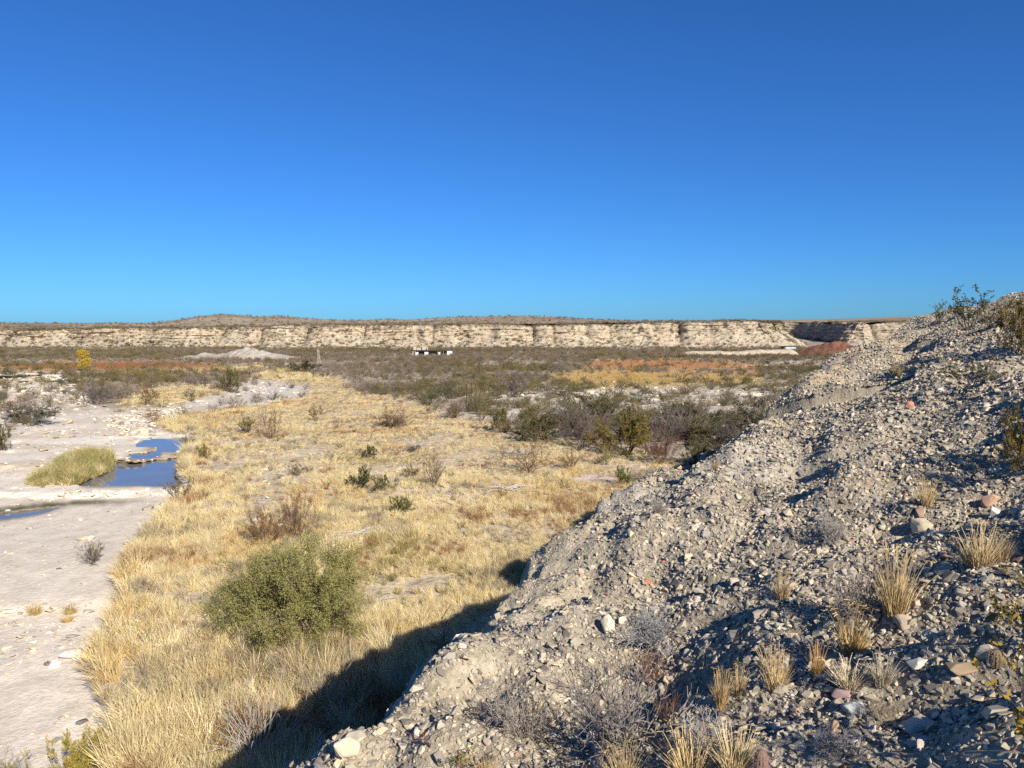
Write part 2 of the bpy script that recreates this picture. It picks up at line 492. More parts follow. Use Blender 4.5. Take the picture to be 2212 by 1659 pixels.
c0 = mixc(c0, (0.46, 0.43, 0.38), sstep(0.2, 0.7, fbm(hx * 0.35, hy * 0.35, 72, 2)) * 0.5)
m_hill = ground_mat('hill_soil', 26.0, 5.0, 0.72, 1.22, 0.9, 0.03)
hill = link('hill', mesh_np('hill', hv, remap[quads][:, ::-1].copy(), True, {'col': c0.reshape(-1, 3)[used]}), [m_hill])
tag(hill, 'gravelly hillside falling to a cut bank above the meadow', 'hillside', None, 'structure')

def march(u, v, tmax=90.0):
    """first point of the hillside seen through survey point u, v (None if the ray misses it)"""
    a, s = ray_as(u, v)
    t = np.geomspace(1.2, tmax, 1800)
    z = EYE - s * t
    below = z < hill_z(a * t, t)
    if not below.any(): return None
    i = int(np.argmax(below)); t0 = t[max(i - 1, 0)]; t1 = t[i]
    for _ in range(12):
        tm = 0.5 * (t0 + t1)
        if EYE - s * tm < hill_z(np.array([a * tm]), np.array([tm]))[0]: t1 = tm
        else: t0 = tm
    return Vector((a * t1, t1, float(hill_z(np.array([a * t1]), np.array([t1]))[0])))

# ------------------------------------------------------------------ valley floor, creek bed, pools
ga = np.arange(-1.06, 1.061, 0.0024)
gs = np.concatenate([np.geomspace(0.0022, 0.030, 26)[:-1], np.arange(0.030, 0.62, 0.0016), np.geomspace(0.622, 5.0, 36)])[::-1]
GA, GS = np.meshgrid(ga, gs)
def survey_uv(a, s): return project(a, np.ones_like(a), EYE - s)
GU, GV = survey_uv(GA, GS)
y0 = ray_y(GS, 0.0); x0 = GA * y0
wob = 3.2 * fbm(x0 * 0.35, y0 * 0.35, 80, 3); wob2 = 2.0 * fbm(x0 * 0.35 + 40, y0 * 0.35, 81, 3)
Z = {k: look(m, GU + wob * 1.6, GV + wob2) for k, m in MK.items()}
creek = Z['creek']
bedn = 0.06 * fbm(x0 * 0.5, y0 * 0.22, 82, 4)
ledge_step = sstep(1078, 1058, GV + 4 * fbm(x0 * 0.9, y0 * 0.3, 83, 3)) * sstep(700, 1000, GV)
strata = 0.05 * np.round(2.5 * fbm(x0 * 0.12, y0 * 0.35, 84, 3))
pool_w = sstep(0.25, 0.8, Z['pool']); pool2_w = sstep(0.2, 0.75, Z['pool2'])
h_bed = -0.75 + 0.30 * ledge_step + bedn + strata * ledge_step * sstep(0.2, 0.6, creek)
h_bed = h_bed + 0.30 * Z['sandy'] * sstep(1120, 1230, GV)
POOLZ, POOL2Z = -0.62, -0.86
far_ramp = sstep(940, 880, GV)
h_bed = h_bed * (1 - pool_w) + (POOLZ - 0.16) * pool_w
h_bed = h_bed * (1 - pool2_w) + (POOL2Z - 0.12) * pool2_w
bluff = 3.0 * np.clip((866 - GV) / 60, 0, 1) * sstep(160, 128, GU + wob * 2) * sstep(786, 792, GV) * sstep(0.2, 0.8, Z['lwhite'])
meadow_n = 0.16 * fbm(x0 * 0.18, y0 * 0.18, 85, 4) + 0.05 * fbm(x0 * 0.9, y0 * 0.9, 86, 3)
scrub_n = 0.35 * fbm(x0 * 0.05, y0 * 0.05, 87, 4) + 0.10 * fbm(x0 * 0.3, y0 * 0.3, 88, 3)
mw = np.clip(Z['meadow'], 0, 1)
lw = np.clip(np.maximum(Z['ledge'], Z['ledge2']), 0, 1)
terr = 0.13 * np.floor(2.2 * fbm(x0 * 0.10, y0 * 0.10, 89, 4) + 0.5) * lw
h = meadow_n * mw + (scrub_n * sstep(30, 90, y0) + 0.05 * meadow_n) * (1 - mw) * (1 - creek) + terr + bluff
h = h * (1 - creek) + h_bed * creek
h = np.where(y0 > 480, h * 0.3, h)
GY = ray_y(GS, h); GX = GA * GY
GZ = floor_z(GY) + h
gnr, gnc = GX.shape
gidx = np.arange(gnr * gnc).reshape(gnr, gnc)
gquads = np.stack([gidx[:-1, :-1], gidx[:-1, 1:], gidx[1:, 1:], gidx[1:, :-1]], -1).reshape(-1, 4)
# colours (albedo)
big = fbm(GX * 0.03, GY * 0.03, 90, 4); mid = fbm(GX * 0.25, GY * 0.25, 91, 4); fine = fbm(GX * 1.3, GY * 1.3, 92, 3)
cg = np.ones(GX.shape + (3,)) * np.array([0.36, 0.285, 0.20])
cg = cg * (1 + 0.25 * big + 0.2 * mid)[..., None]
cg = mixc(cg, (0.50, 0.43, 0.34), sstep(0.05, 0.5, fbm(GX * 0.045, GY * 0.045, 93, 5)) * 0.8)
cg = mixc(cg, (0.60, 0.53, 0.43), np.clip(lw * (0.75 + 0.6 * mid), 0, 1))
cg = mixc(cg, (0.60, 0.54, 0.45), np.clip(Z['lwhite'] * (0.9 + 0.4 * mid), 0, 1))
cg = mixc(cg, (0.62, 0.54, 0.43), sstep(0.25, 0.55, fbm(GX * 0.02 + 3, GY * 0.05, 97, 4)) * 0.7)
cg = mixc(cg, (0.30, 0.125, 0.055), Z['rust'] * 0.9)
cg = mixc(cg, (0.50, 0.25, 0.085), np.clip(Z['orange'] * (0.8 + 0.5 * mid), 0, 1))
cg = mixc(cg, (0.50, 0.34, 0.13), np.clip(Z['gold'] + Z['straw'], 0, 1))
cm = np.ones(GX.shape + (3,)) * np.array([0.46, 0.36, 0.225]) * (1 + 0.18 * mid + 0.1 * fine)[..., None]
cm = mixc(cm, (0.56, 0.46, 0.315), sstep(0.0, -0.5, fbm(GX * 0.22, GY * 0.22, 120, 3)) * 0.8)
cm = mixc(cm, (0.52, 0.44, 0.32), np.clip(Z['bare'] * (0.7 + 0.6 * mid), 0, 1))
cm = mixc(cm, (0.58, 0.46, 0.38), Z['pink'])
gw = np.clip(mw + Z['lgrass'], 0, 1)
cg = cg * (1 - gw[..., None]) + cm * gw[..., None]
cb = np.ones(GX.shape + (3,)) * np.array([0.69, 0.60, 0.485]) * (1 + 0.10 * mid + 0.06 * fine)[..., None]
flow = fbm(GX * 0.5, (GY + 0.8 * GX) * 0.09, 96, 4)
cb = cb * (1 + 0.12 * flow)[..., None]
cb = mixc(cb, (0.48, 0.41, 0.33), sstep(0.25, 0.6, flow) * 0.45)
cb = mixc(cb, (0.74, 0.665, 0.55), ledge_step * sstep(-0.2, 0.6, fbm(GX * 0.1, GY * 0.35, 94, 4)))
cb = mixc(cb, (0.60, 0.48, 0.33), ledge_step * sstep(0.15, 0.6, fbm(GX * 0.08 + 7, GY * 0.5, 95, 4)) * 0.8)
cb = mixc(cb, (0.62, 0.55, 0.47), sstep(900, 860, GV))
cb = mixc(cb, (0.68, 0.595, 0.475), Z['sandy'] * 0.7)
wet = np.clip(blur(np.maximum(polymask(P_POOL, 3), polymask(P_POOL2, 3)), 7), 0, 1)
wetv = look(wet, GU, GV)
cb = mixc(cb, (0.30, 0.23, 0.15), sstep(0.08, 0.5, wetv + 0.12 * mid) * 0.85)
cb = mixc(cb, (0.085, 0.080, 0.035), np.clip(Z['algae'] * (1.1 + 0.5 * mid), 0, 1))
cg = cg * (1 - creek[..., None]) + cb * creek[..., None]
gcol = np.clip(cg, 0.02, 0.9).reshape(-1, 3)
gverts = np.stack([GX, GY, GZ], -1).reshape(-1, 3)
fcreek = creek.ravel()[gquads].mean(axis=1) > 0.5
m_ground = ground_mat('valley_soil', 4.0, 0.9, 0.72, 1.22, 0.8, 0.12)
m_bed = ground_mat('creek_stone', 6.0, 1.2, 0.84, 1.12, 0.6, 0.08)
def submesh(name, faces, mat):
    us = np.zeros(len(gverts), bool); us[faces.ravel()] = True; rm = np.cumsum(us) - 1
    return link(name, mesh_np(name, gverts[us], rm[faces], True, {'col': gcol[us]}), [mat])
ground = tag(submesh('ground', gquads[~fcreek], m_ground), 'valley floor of straw meadow soil and pale scrub flats', 'ground', None, 'structure')
bed = tag(submesh('streambed', gquads[fcreek], m_bed), 'pale limestone creek bed winding up the valley', 'creek bed', None, 'structure')

def on_ground(u, v):
    """valley floor point seen through survey point u, v"""
    a, s = ray_as(u, v)
    j = np.clip((a - ga[0]) / (ga[1] - ga[0]), 0, gnc - 1.001); jj = int(j); fj = j - jj
    i = float(np.interp(s, gs[::-1], np.arange(len(gs))[::-1])); i = min(i, gnr - 1.001); ii = int(i); fi = i - ii
    def b(A): return (A[ii, jj] * (1 - fj) + A[ii, jj + 1] * fj) * (1 - fi) + (A[ii + 1, jj] * (1 - fj) + A[ii + 1, jj + 1] * fj) * fi
    return Vector((b(GX), b(GY), b(GZ)))

# water
t = NT('creek_water')
pos = t.coords(); nz = t.noise(2.2, 2, 0.5, pos)
cw = t.ramp(t.noise(0.5, 3, 0.5, pos), [(0.35, (0.15, 0.155, 0.165)), (0.7, (0.19, 0.185, 0.175))])
pw = t.bsdf(cw, 0.05, 0.5, nz, 0.04, 0.02); pw.inputs['IOR'].default_value = 1.36
m_water = t.m
def pool(name, poly, grow, z, label):
    mk = polymask(poly, grow)
    w = look(mk, GU, GV).ravel()
    f = gquads[(w[gquads] > 0.10).any(axis=1)]
    us = np.zeros(len(gverts), bool); us[f.ravel()] = True; rm = np.cumsum(us) - 1
    vv = gverts[us].copy()
    # flatten to the water level, kept under the same outline
    a = GA.ravel()[us]; s = GS.ravel()[us]; yy = (EYE - z) / s
    vv = np.stack([a * yy, yy, np.full_like(yy, z)], -1)
    return tag(link(name, mesh_np(name, vv, rm[f], True), [m_water]), label, 'water', None, 'structure')
pool('water', P_POOL, 3, POOLZ, 'still blue pool held behind the white rock ledge')
pool('water', P_POOL2, 4, POOL2Z, 'narrow blue pool below the white rock ledge beside dark algae')

def cells(density, smin=0.03, smax=0.75):
    """scatter points on the valley floor: density per square metre at grid vertices -> positions, cell bilinear"""
    d = np.asarray(density) * np.ones(GX.shape)
    ex = np.stack([GX[:-1, 1:] - GX[:-1, :-1], GY[:-1, 1:] - GY[:-1, :-1]], -1)
    ey = np.stack([GX[1:, :-1] - GX[:-1, :-1], GY[1:, :-1] - GY[:-1, :-1]], -1)
    A = np.abs(ex[..., 0] * ey[..., 1] - ex[..., 1] * ey[..., 0])
    dc = 0.25 * (d[:-1, :-1] + d[1:, :-1] + d[:-1, 1:] + d[1:, 1:])
    lam = A * dc * ((GS[:-1, :-1] > smin) & (GS[:-1, :-1] < smax))
    n = RNG.poisson(np.clip(np.nan_to_num(lam), 0, None))
    ii, jj = np.nonzero(n)
    k = np.repeat(np.arange(len(ii)), n[ii, jj]); ii, jj = ii[k], jj[k]
    fi, fj = RNG.random(len(ii)), RNG.random(len(ii))
    def b(M): return (M[ii, jj] * (1 - fj) + M[ii, jj + 1] * fj) * (1 - fi) + (M[ii + 1, jj] * (1 - fj) + M[ii + 1, jj + 1] * fj) * fi
    return b

def clear_of_hill(x, y, z, m=0.3):
    return hill_z(x, y, False) < z + m

# ------------------------------------------------------------------ the mesa: cliffs, canyon and the high plateau
m_rock = NT('mesa_rock')
_p = m_rock.coords()
_n1, _n2 = m_rock.noise(0.35, 5, 0.65, _p), m_rock.noise(1.6, 4, 0.7, _p)
_c = m_rock.mul(m_rock.attr('col').outputs['Color'], m_rock.ramp(_n1, [(0.3, (0.74, 0.72, 0.70)), (0.7, (1.2, 1.2, 1.2))]))
_c = m_rock.mul(_c, m_rock.ramp(_n2, [(0.32, (0.72, 0.70, 0.68)), (0.62, (1.16, 1.16, 1.16))]))
m_rock.bsdf(_c, 0.95, 0.1, _n2, 0.9, 0.5)
m_rock = m_rock.m
FZ = float(floor_z(np.array(600.0)))

def resample(path, step):
    p = np.array(path, float); d = np.r_[0, np.cumsum(np.hypot(*np.diff(p, axis=0).T))]
    t = np.arange(0, d[-1], step)
    q = np.stack([np.interp(t, d, p[:, 0]), np.interp(t, d, p[:, 1])], 1)
    for _ in range(14):
        q[1:-1] = 0.25 * q[:-2] + 0.5 * q[1:-1] + 0.25 * q[2:]
    return t, q

def top_z(u):
    """height of the cliff rim, from the row of the rim along the picture"""
    row = np.interp(u, [-600, 0, 180, 400, 700, 1000, 1300, 1700, 2000, 2600], [708, 708, 709, 705, 702, 700, 696, 692, 694, 696])
    return EYE + (V0 - row) / RES_F * 600

def cliff(name, path, seed, label, talus, gul_step=(12, 60), bulge=14.0, p3taper=lambda t: 1.0 + 0 * t):
    t, q = resample(path, 0.9)
    tang = np.gradient(q, axis=0); tang /= np.linalg.norm(tang, axis=1, keepdims=True)
    inw = np.stack([-tang[:, 1], tang[:, 0]], 1)
    r = np.random.default_rng(seed)
    g = [0.0]
    while g[-1] < t[-1]: g.append(g[-1] + r.uniform(*gul_step))
    g = np.array(g); dep = r.uniform(0.08, 1.0, len(g)) ** 1.3
    i = np.clip(np.searchsorted(g, t) - 1, 0, len(g) - 2)
    f = (t - g[i]) / (g[i + 1] - g[i])
    bul = np.sqrt(np.clip(1 - np.abs(2 * f - 1) ** 3.2, 0, 1))
    dd = (dep[i] * (1 - f) + dep[i + 1] * f) * p3taper(t)
    bul = (1 - dd) + dd * bul
    P = np.concatenate([np.linspace(0, 1, 26), np.linspace(1, 2, 40)[1:], np.linspace(2, 3, 14)[1:]])
    T, PP = np.meshgrid(t, P)
    B = np.tile(bul, (len(P), 1))
    hz_ = top_z(CX + RES_F * q[:, 0] / q[:, 1]) - FZ + 1.2 * fbm(t * 0.02, 0 * t, seed, 3)
    H = np.tile(hz_, (len(P), 1))
    tl = np.tile(np.clip(np.interp(t, talus[0], talus[1]) + 0.17 * fbm(t * 0.02, 0 * t + 4, seed + 1, 2) + 0.13 * fbm(t * 0.09, 0 * t + 4, seed + 11, 2), 0.12, 0.88), (len(P), 1))
    p1, p2, p3 = np.clip(PP, 0, 1), np.clip(PP - 1, 0, 1), np.clip(PP - 2, 0, 1)
    th = tl * H
    zz = th * p1 ** 1.15 + (0.95 * H - th) * p2 + 0.05 * H * p3
    # ledges: strata stand out and recede with height
    st = fbm(zz * 0.9 + 0.15 * fbm(T * 0.02, PP, seed + 2, 2), T * 0.022, seed + 3, 3)
    off = th * 1.55 * p1 + p2 * (0.95 * H - th) * 0.62 + p3 * (3 + 27 * p3taper(T))
    off = off + np.where((PP > 1) & (PP < 2), 1.3 * np.round(st * 2.2) / 2.2, 0)
    wgt = np.where(PP < 1, 0.25 + 0.75 * p1, 1.0)
    off = off + bulge * (1 - B) * wgt + 4.0 * fbm(T * 0.012, 0 * T + 8, seed + 10, 2) + 3.0 * fbm(T * 0.03, zz * 0.04, seed + 4, 4) * wgt + 1.3 * fbm(T * 0.16, zz * 0.22, seed + 5, 4) + 1.6 * np.clip(fbm(T * 0.07 + zz * 0.03, zz * 0.05, seed + 12, 3) - 0.25, 0, 1) * 3 * wgt
    zz = zz + 0.35 * fbm(T * 0.25, PP * 6, seed + 6, 3) * np.where(PP > 0.1, 1, 0)
    zz = zz - (1 - B) * 4.0 * sstep(0.2, 2.0, PP) * (1 - p3)
    X = q[None, :, 0] + inw[None, :, 0] * off; Y = q[None, :, 1] + inw[None, :, 1] * off; Zm = FZ - 0.4 + zz
    n0, n1 = X.shape; ix = np.arange(n0 * n1).reshape(n0, n1)
    F = np.stack([ix[:-1, :-1], ix[:-1, 1:], ix[1:, 1:], ix[1:, :-1]], -1).reshape(-1, 4)
    c = np.ones(X.shape + (3,)) * np.array([0.45, 0.375, 0.275])
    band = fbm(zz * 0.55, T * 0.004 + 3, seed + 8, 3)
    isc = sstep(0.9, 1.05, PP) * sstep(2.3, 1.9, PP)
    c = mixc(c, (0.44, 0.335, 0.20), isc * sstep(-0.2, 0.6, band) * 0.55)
    c = mixc(c, (0.27, 0.20, 0.13), isc * sstep(0.3, 0.6, fbm(zz * 1.0, T * 0.06, seed + 9, 3)) * 0.65)  # desert varnish bands, also ledge shading lost in frontal sun, put into the colour
    c = mixc(c, (0.30, 0.235, 0.165), sstep(2.0, 2.6, PP) * 0.85)
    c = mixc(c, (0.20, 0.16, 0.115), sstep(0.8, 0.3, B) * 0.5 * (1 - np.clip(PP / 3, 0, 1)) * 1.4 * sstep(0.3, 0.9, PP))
    c = c * (1 + 0.12 * fbm(T * 0.08, zz * 0.2, seed + 7, 3))[..., None]
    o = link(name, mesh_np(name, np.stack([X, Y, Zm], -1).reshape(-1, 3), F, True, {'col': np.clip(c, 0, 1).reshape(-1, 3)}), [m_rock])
    tag(o, label, 'cliff', None, 'structure')
    return X, Y, Zm, PP, B

P_LEFT = [(-820, 545), (-560, 575), (-300, 583), (-120, 588), (0, 590), (120, 588), (175, 582), (205, 583), (225, 596), (238, 620), (243, 655), (246, 720), (252, 800), (262, 900), (275, 1010)]
P_RIGHT = [(215, 1016), (300, 1008), (345, 960), (330, 850), (305, 745), (299, 716), (303, 700), (316, 690), (345, 688), (470, 700), (640, 690), (900, 690)]
tal = ([0, 260, 450, 560, 700, 780, 900, 1030, 1100, 1400], [0.6, 0.55, 0.6, 0.42, 0.5, 0.36, 0.45, 0.72, 0.6, 0.5])
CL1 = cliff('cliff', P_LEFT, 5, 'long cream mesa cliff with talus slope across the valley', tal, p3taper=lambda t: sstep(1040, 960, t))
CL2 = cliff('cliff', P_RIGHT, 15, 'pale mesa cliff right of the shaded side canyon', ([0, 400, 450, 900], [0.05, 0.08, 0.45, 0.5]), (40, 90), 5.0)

def sky_row(u):
    return np.interp(u, [-900, -300, 0, 150, 290, 330, 380, 415, 440, 470, 520, 560, 600, 640, 700, 760, 830, 880, 930, 1000, 1100, 1200, 1300, 1440, 1600, 1750, 1960, 2212, 2800],
                     [697, 698, 697.5, 698, 699, 698, 693, 687, 682.5, 680.5, 682, 685, 683, 686, 690, 692.5, 690, 691, 687.5, 684.5, 683, 684, 687, 687, 685, 685, 684, 684, 686])
px_, py_ = np.meshgrid(np.arange(-900, 1300, 3.0), np.concatenate([np.arange(626, 840, 4.0), np.arange(840, 1500, 20.0)]))
pu = CX + RES_F * px_ / py_
rim = top_z(pu)
zs = EYE + (V0 - sky_row(pu)) / RES_F * 830
_lw = np.interp(py_, [592, 640, 720, 800], [200, 204, 212, 216]); _rw = np.interp(py_, [700, 712, 850, 940], [316, 318, 344, 360])
_dc = np.where(px_ < _lw, _lw - px_, np.where(px_ > _rw, px_ - _rw, 0.0))
_dc = np.hypot(_dc, np.clip(py_ - 1010, 0, None))
inland = np.minimum(np.where(px_ > 270, py_ - 716, py_ - 626), _dc + 3)
w_ = sstep(0, 204, inland)
row_z = EYE + (V0 - sky_row(pu)) / RES_F * np.clip(py_, 830, 1080)
pz = rim - 0.6 + (row_z - rim + 0.6) * (0.35 * w_ + 0.65 * w_ ** 2) + 1.1 * fbm(px_ * 0.02, py_ * 0.02, 99, 4) * sstep(0, 40, inland) * sstep(900, 760, py_)
pz = pz - 0.03 * np.clip(py_ - 1080, 0, None)
can = ((px_ > _lw) & (px_ < _rw) & (py_ < 1010)) | ((px_ >= _rw) & (py_ < 716))
pn0, pn1 = px_.shape; pix = np.arange(pn0 * pn1).reshape(pn0, pn1)
PF = np.stack([pix[:-1, :-1], pix[:-1, 1:], pix[1:, 1:], pix[1:, :-1]], -1).reshape(-1, 4)
PF = PF[~can.ravel()[PF].any(axis=1)]
pc = np.ones(px_.shape + (3,)) * np.array([0.30, 0.235, 0.165]) * (1 + 0.25 * fbm(px_ * 0.02, py_ * 0.02, 100, 4))[..., None]
pc = mixc(pc, (0.44, 0.36, 0.25), sstep(0.1, 0.6, fbm(px_ * 0.012, py_ * 0.03, 101, 4)) * 0.7)
plateau = tag(link('plateau', mesh_np('plateau', np.stack([px_, py_, pz], -1).reshape(-1, 3), PF, True, {'col': pc.reshape(-1, 3)}), [m_rock]),
              'brown scrub covered plateau and low hills on the skyline', 'plateau', None, 'structure')

# ------------------------------------------------------------------ low mounds on the flats
def mound(name, u, v, wid, depth, fn, col, label, seed, n=150):
    c = on_ground(u, v)
    gx, gy = np.meshgrid(np.linspace(-1, 1, n), np.linspace(-1, 1, n // 2))
    z = fn(gx, gy)
    X, Y = c.x + gx * wid / 2, c.y + gy * depth / 2
    Zm = floor_z(Y) - 0.5 + z
    ix = np.arange(gx.size).reshape(gx.shape)
    F = np.stack([ix[:-1, :-1], ix[:-1, 1:], ix[1:, 1:], ix[1:, :-1]], -1).reshape(-1, 4)
    cc = np.ones(gx.shape + (3,)) * np.array(col) * (1 + 0.18 * fbm(X * 0.3, Y * 0.3, seed, 4))[..., None]
    o = link(name, mesh_np(name, np.stack([X, Y, Zm], -1).reshape(-1, 3), F, True, {'col': cc.reshape(-1, 3)}), [m_rock])
    tag(o, label, 'mound', None, 'structure')
def edge0(gx, gy): return sstep(1.0, 0.75, np.abs(gx)) * sstep(1.0, 0.6, np.abs(gy))
def f_white(gx, gy):
    prof = np.interp(gx, [-1, -0.78, -0.66, -0.58, -0.45, -0.25, 0.0, 0.18, 0.3, 0.5, 0.75, 1], [0, 0.9, 1.5, 1.0, 2.6, 1.9, 3.4, 4.9, 4.6, 2.6, 1.5, 0.2])
    ridge = 1 - np.abs(fbm(gx * 9, gy * 1.3, 201, 3))
    return 0.5 + (prof * np.clip(1 - np.abs(gy) ** 1.3, 0, 1) * (0.78 + 0.3 * ridge)) - 0.4 * (1 - edge0(gx, gy))
def f_red(gx, gy):
    r = np.sqrt(gx ** 2 + gy ** 2)
    return 0.4 + 7.6 * np.clip(1 - r, 0, 1) ** 0.85 * (0.92 + 0.16 * fbm(gx * 8, gy * 8, 202, 3)) - 0.4 * sstep(0.9, 1.0, r)
def f_berm(gx, gy):
    return 0.4 + (2.1 + 0.9 * sstep(-0.2, 0.6, gx) + 0.35 * fbm(gx * 9, gy, 203, 3)) * np.clip(1 - gy ** 2, 0, 1) * sstep(1.0, 0.84, np.abs(gx)) - 0.4 * (1 - edge0(gx, gy))
mound('hill', 508, 776, 58, 34, f_white, (0.50, 0.44, 0.36), 'eroded pale clay mound rising from the scrub flat', 301)
mound('hill', 1806, 765, 47, 36, f_red, (0.20, 0.095, 0.062), 'rust red earth mound beside the white berm', 302)
mound('hill', 1596, 767, 64, 10, f_berm, (0.50, 0.42, 0.31), 'long low white earth berm in front of the cliff foot', 303)

# ------------------------------------------------------------------ stones
def stone_proto(seed, flat=0.5, n=11):
    import bmesh
    r = np.random.default_rng(seed)
    p = r.normal(size=(n, 3)); p /= np.linalg.norm(p, axis=1, keepdims=True)
    p *= r.uniform(0.75, 1.1, (n, 1)) * 0.5
    p[:, 0] *= r.uniform(1.0, 1.5); p[:, 2] *= flat * r.uniform(0.8, 1.3)
    bm = bmesh.new()
    for q in p: bm.verts.new(q)
    bmesh.ops.convex_hull(bm, input=bm.verts)
    bmesh.ops.delete(bm, geom=[v for v in bm.verts if not v.link_faces], context='VERTS')
    bm.verts.ensure_lookup_table(); bm.verts.index_update()
    mb = MB(); mb.v = [tuple(v.co) for v in bm.verts]; mb.f = [[v.index for v in f.verts] for f in bm.faces]; mb.m = [0] * len(mb.f)
    bm.free(); return mb
STONES = [stone_proto(500 + i, 0.46 if i % 2 else 0.78) for i in range(12)]
PAL_STONE = np.array([(0.45, 0.38, 0.28), (0.37, 0.32, 0.245), (0.53, 0.465, 0.37), (0.29, 0.255, 0.21), (0.52, 0.42, 0.29), (0.36, 0.155, 0.095), (0.16, 0.14, 0.125), (0.42, 0.27, 0.19)])
m_stone = tint_mat('stone', None, 0.18)
def pick_tint(pal, w, n):
    w = np.array(w, float); return pal[RNG.choice(len(pal), n, p=w / w.sum())] * RNG.uniform(0.85, 1.12, (n, 1))

def hill_normals(x, y, e=0.12):
    dx = (hill_z(x + e, y) - hill_z(x - e, y)) / (2 * e); dy = (hill_z(x, y + e) - hill_z(x, y - e)) / (2 * e)
    return np.stack([-dx, -dy, np.ones_like(dx)], 1)

def gravel_on_hill():
    xs, ys, ss = [], [], []
    edges = np.geomspace(1.7, 62, 60)
    for r0, r1 in zip(edges[:-1], edges[1:]):
        rm = 0.5 * (r0 + r1); s = min(0.0122 + 0.00140 * rm, 0.056)
        t0, t1 = math.radians(-44), math.radians(50)
        area = 0.5 * (t1 - t0) * (r1 * r1 - r0 * r0)
        n = int(area * 1.15 / (s * s))
        r = np.sqrt(RNG.uniform(r0 * r0, r1 * r1, n)); th = RNG.uniform(t0, t1, n)
        xs.append(r * np.sin(th)); ys.append(r * np.cos(th)); ss.append(s * np.exp(RNG.normal(0, 0.52, n)))
    x, y, s = map(np.concatenate, (xs, ys, ss))
    S, clay, dx = hill_rel(x, y)
    keep = (dx > -0.5) & (EYE + S > floor_z(y) + 1.5) & (RNG.random(len(x)) > clay * 0.80)
    # drop what the crest hides
    gu, gv = project(x, y, EYE + S)
    keep &= (gu > 150) & (gu < 2600) & (gv < 1950)
    x, y, s, S = x[keep], y[keep], s[keep], S[keep]
    s = np.minimum(s, 0.10)
    n = len(x)
    nr_ = hill_normals(x, y)
    rot = eulers(nr_, RNG.uniform(0, 2 * math.pi, n), RNG.normal(0, 0.38, n))
    scl = s[:, None] * RNG.uniform(0.75, 1.3, (n, 3))
    pos = np.stack([x, y, EYE + S + s * 0.20], 1)
    tint = pick_tint(PAL_STONE, [34, 27, 12, 12, 9, 0.5, 5, 0.9], n)
    scatter('gravel', STONES, [m_stone], pos, rot, scl, RNG.integers(0, len(STONES), n), tint, 'pale angular gravel covering the hillside')
    return n
n_grav = gravel_on_hill()

def creek_stones():
    dens = creek * (0.45 + 11 * Z['stony'] * sstep(-0.35, 0.4, fbm(GX * 0.25, GY * 0.25, 110, 3)) + 5 * Z['cobble'] + 8 * Z['cobble2']) * (1 - pool_w) + 0.8 * Z['bare'] * mw + 1.2 * Z['lwhite'] * (1 - creek) + 0.5 * lw
    dens = dens + creek * 1.2 * np.exp(-((creek - 0.55) / 0.3) ** 2) * sstep(1050, 1200, GV)
    b = cells(dens, 0.07, 0.72)
    x, y, z = b(GX), b(GY), b(GZ); n = len(x)
    s = np.clip(np.exp(RNG.normal(math.log(0.15), 0.6, n)), 0.04, 0.6) * np.clip(y / 38, 0.75, 2.0)
    rot = eulers(np.tile([0, 0, 1.0], (n, 1)), RNG.uniform(0, 6.28, n), RNG.normal(0, 0.12, n))
    scl = s[:, None] * np.array([1.15, 0.9, 0.95]) * RNG.uniform(0.75, 1.3, (n, 3))
    ok = ~clear_of_hill(x, y, z) if False else (hill_z(x, y, False) < z + 0.3)
    tint = pick_tint(PAL_STONE, [32, 24, 40, 10, 8, 0.15, 2.5, 0.5], n) * 1.28
    sel = ok
    scatter('pebbles', STONES[1::2], [m_stone], np.stack([x, y, z + s * 0.12], 1)[sel], rot[sel], scl[sel], RNG.integers(0, 6, n)[sel], tint[sel], 'flat pale stones strewn over the creek bed')
    return int(sel.sum())
n_peb = creek_stones()

# ------------------------------------------------------------------ plant shapes
def rdir(r, up=0.0):
    v = Vector((r.gauss(0, 1), r.gauss(0, 1), r.gauss(0, 1) + up)); return v.normalized()

def grow(wood, leaf, r, p, d, ln, rad, lvl, P):
    """one limb; P: dict seg, wob, up, kids, kidlen, ang, leaves, leafl, leafw, kids0"""
    n = P.get('seg', 3); pts = [p.copy()]; rads = [rad]; q = p.copy(); dd = d.copy()
    for i in range(n):
        dd = (dd + rdir(r) * P['wob'] + Vector((0, 0, P['up']))).normalized()
        q = q + dd * (ln / n); pts.append(q.copy()); rads.append(max(rad * (1 - 0.75 * (i + 1) / n), P.get('rmin', 0.0015)))
    wood.tube(pts, rads, P.get('sides', 3), 0)
    def at(t):
        f = t * n; i = min(int(f), n - 1); return pts[i].lerp(pts[i + 1], f - i), (pts[i + 1] - pts[i]).normalized()
    if lvl > 0:
        for k in range(r.randint(*P['kids'])):
            t = r.uniform(P.get('t0', 0.3), 1.0); b, bd = at(t)
            ax = rdir(r); nd = (bd * math.cos(P['ang']) + (ax - bd * ax.dot(bd)).normalized() * math.sin(P['ang']) * r.uniform(0.6, 1.3)).normalized()
            grow(wood, leaf, r, b, nd, ln * P['kidlen'] * r.uniform(0.65, 1.2), rads[min(int(t * n), n)] * 0.65 + 0.0005, lvl - 1, P)
    if P['leaves'] and lvl <= P.get('leaflvl', 1):
        for k in range(P['leaves']):
            b, bd = at(r.uniform(0.25, 1.0))
            ld = (bd * 0.5 + rdir(r) * 0.9 + Vector((0, 0, 0.25))).normalized()
            leaf.leaf(b + rdir(r) * P.get('lspread', 0.0), ld, P['leafl'] * r.uniform(0.6, 1.3), P['leafw'] * r.uniform(0.7, 1.3), 0, r)

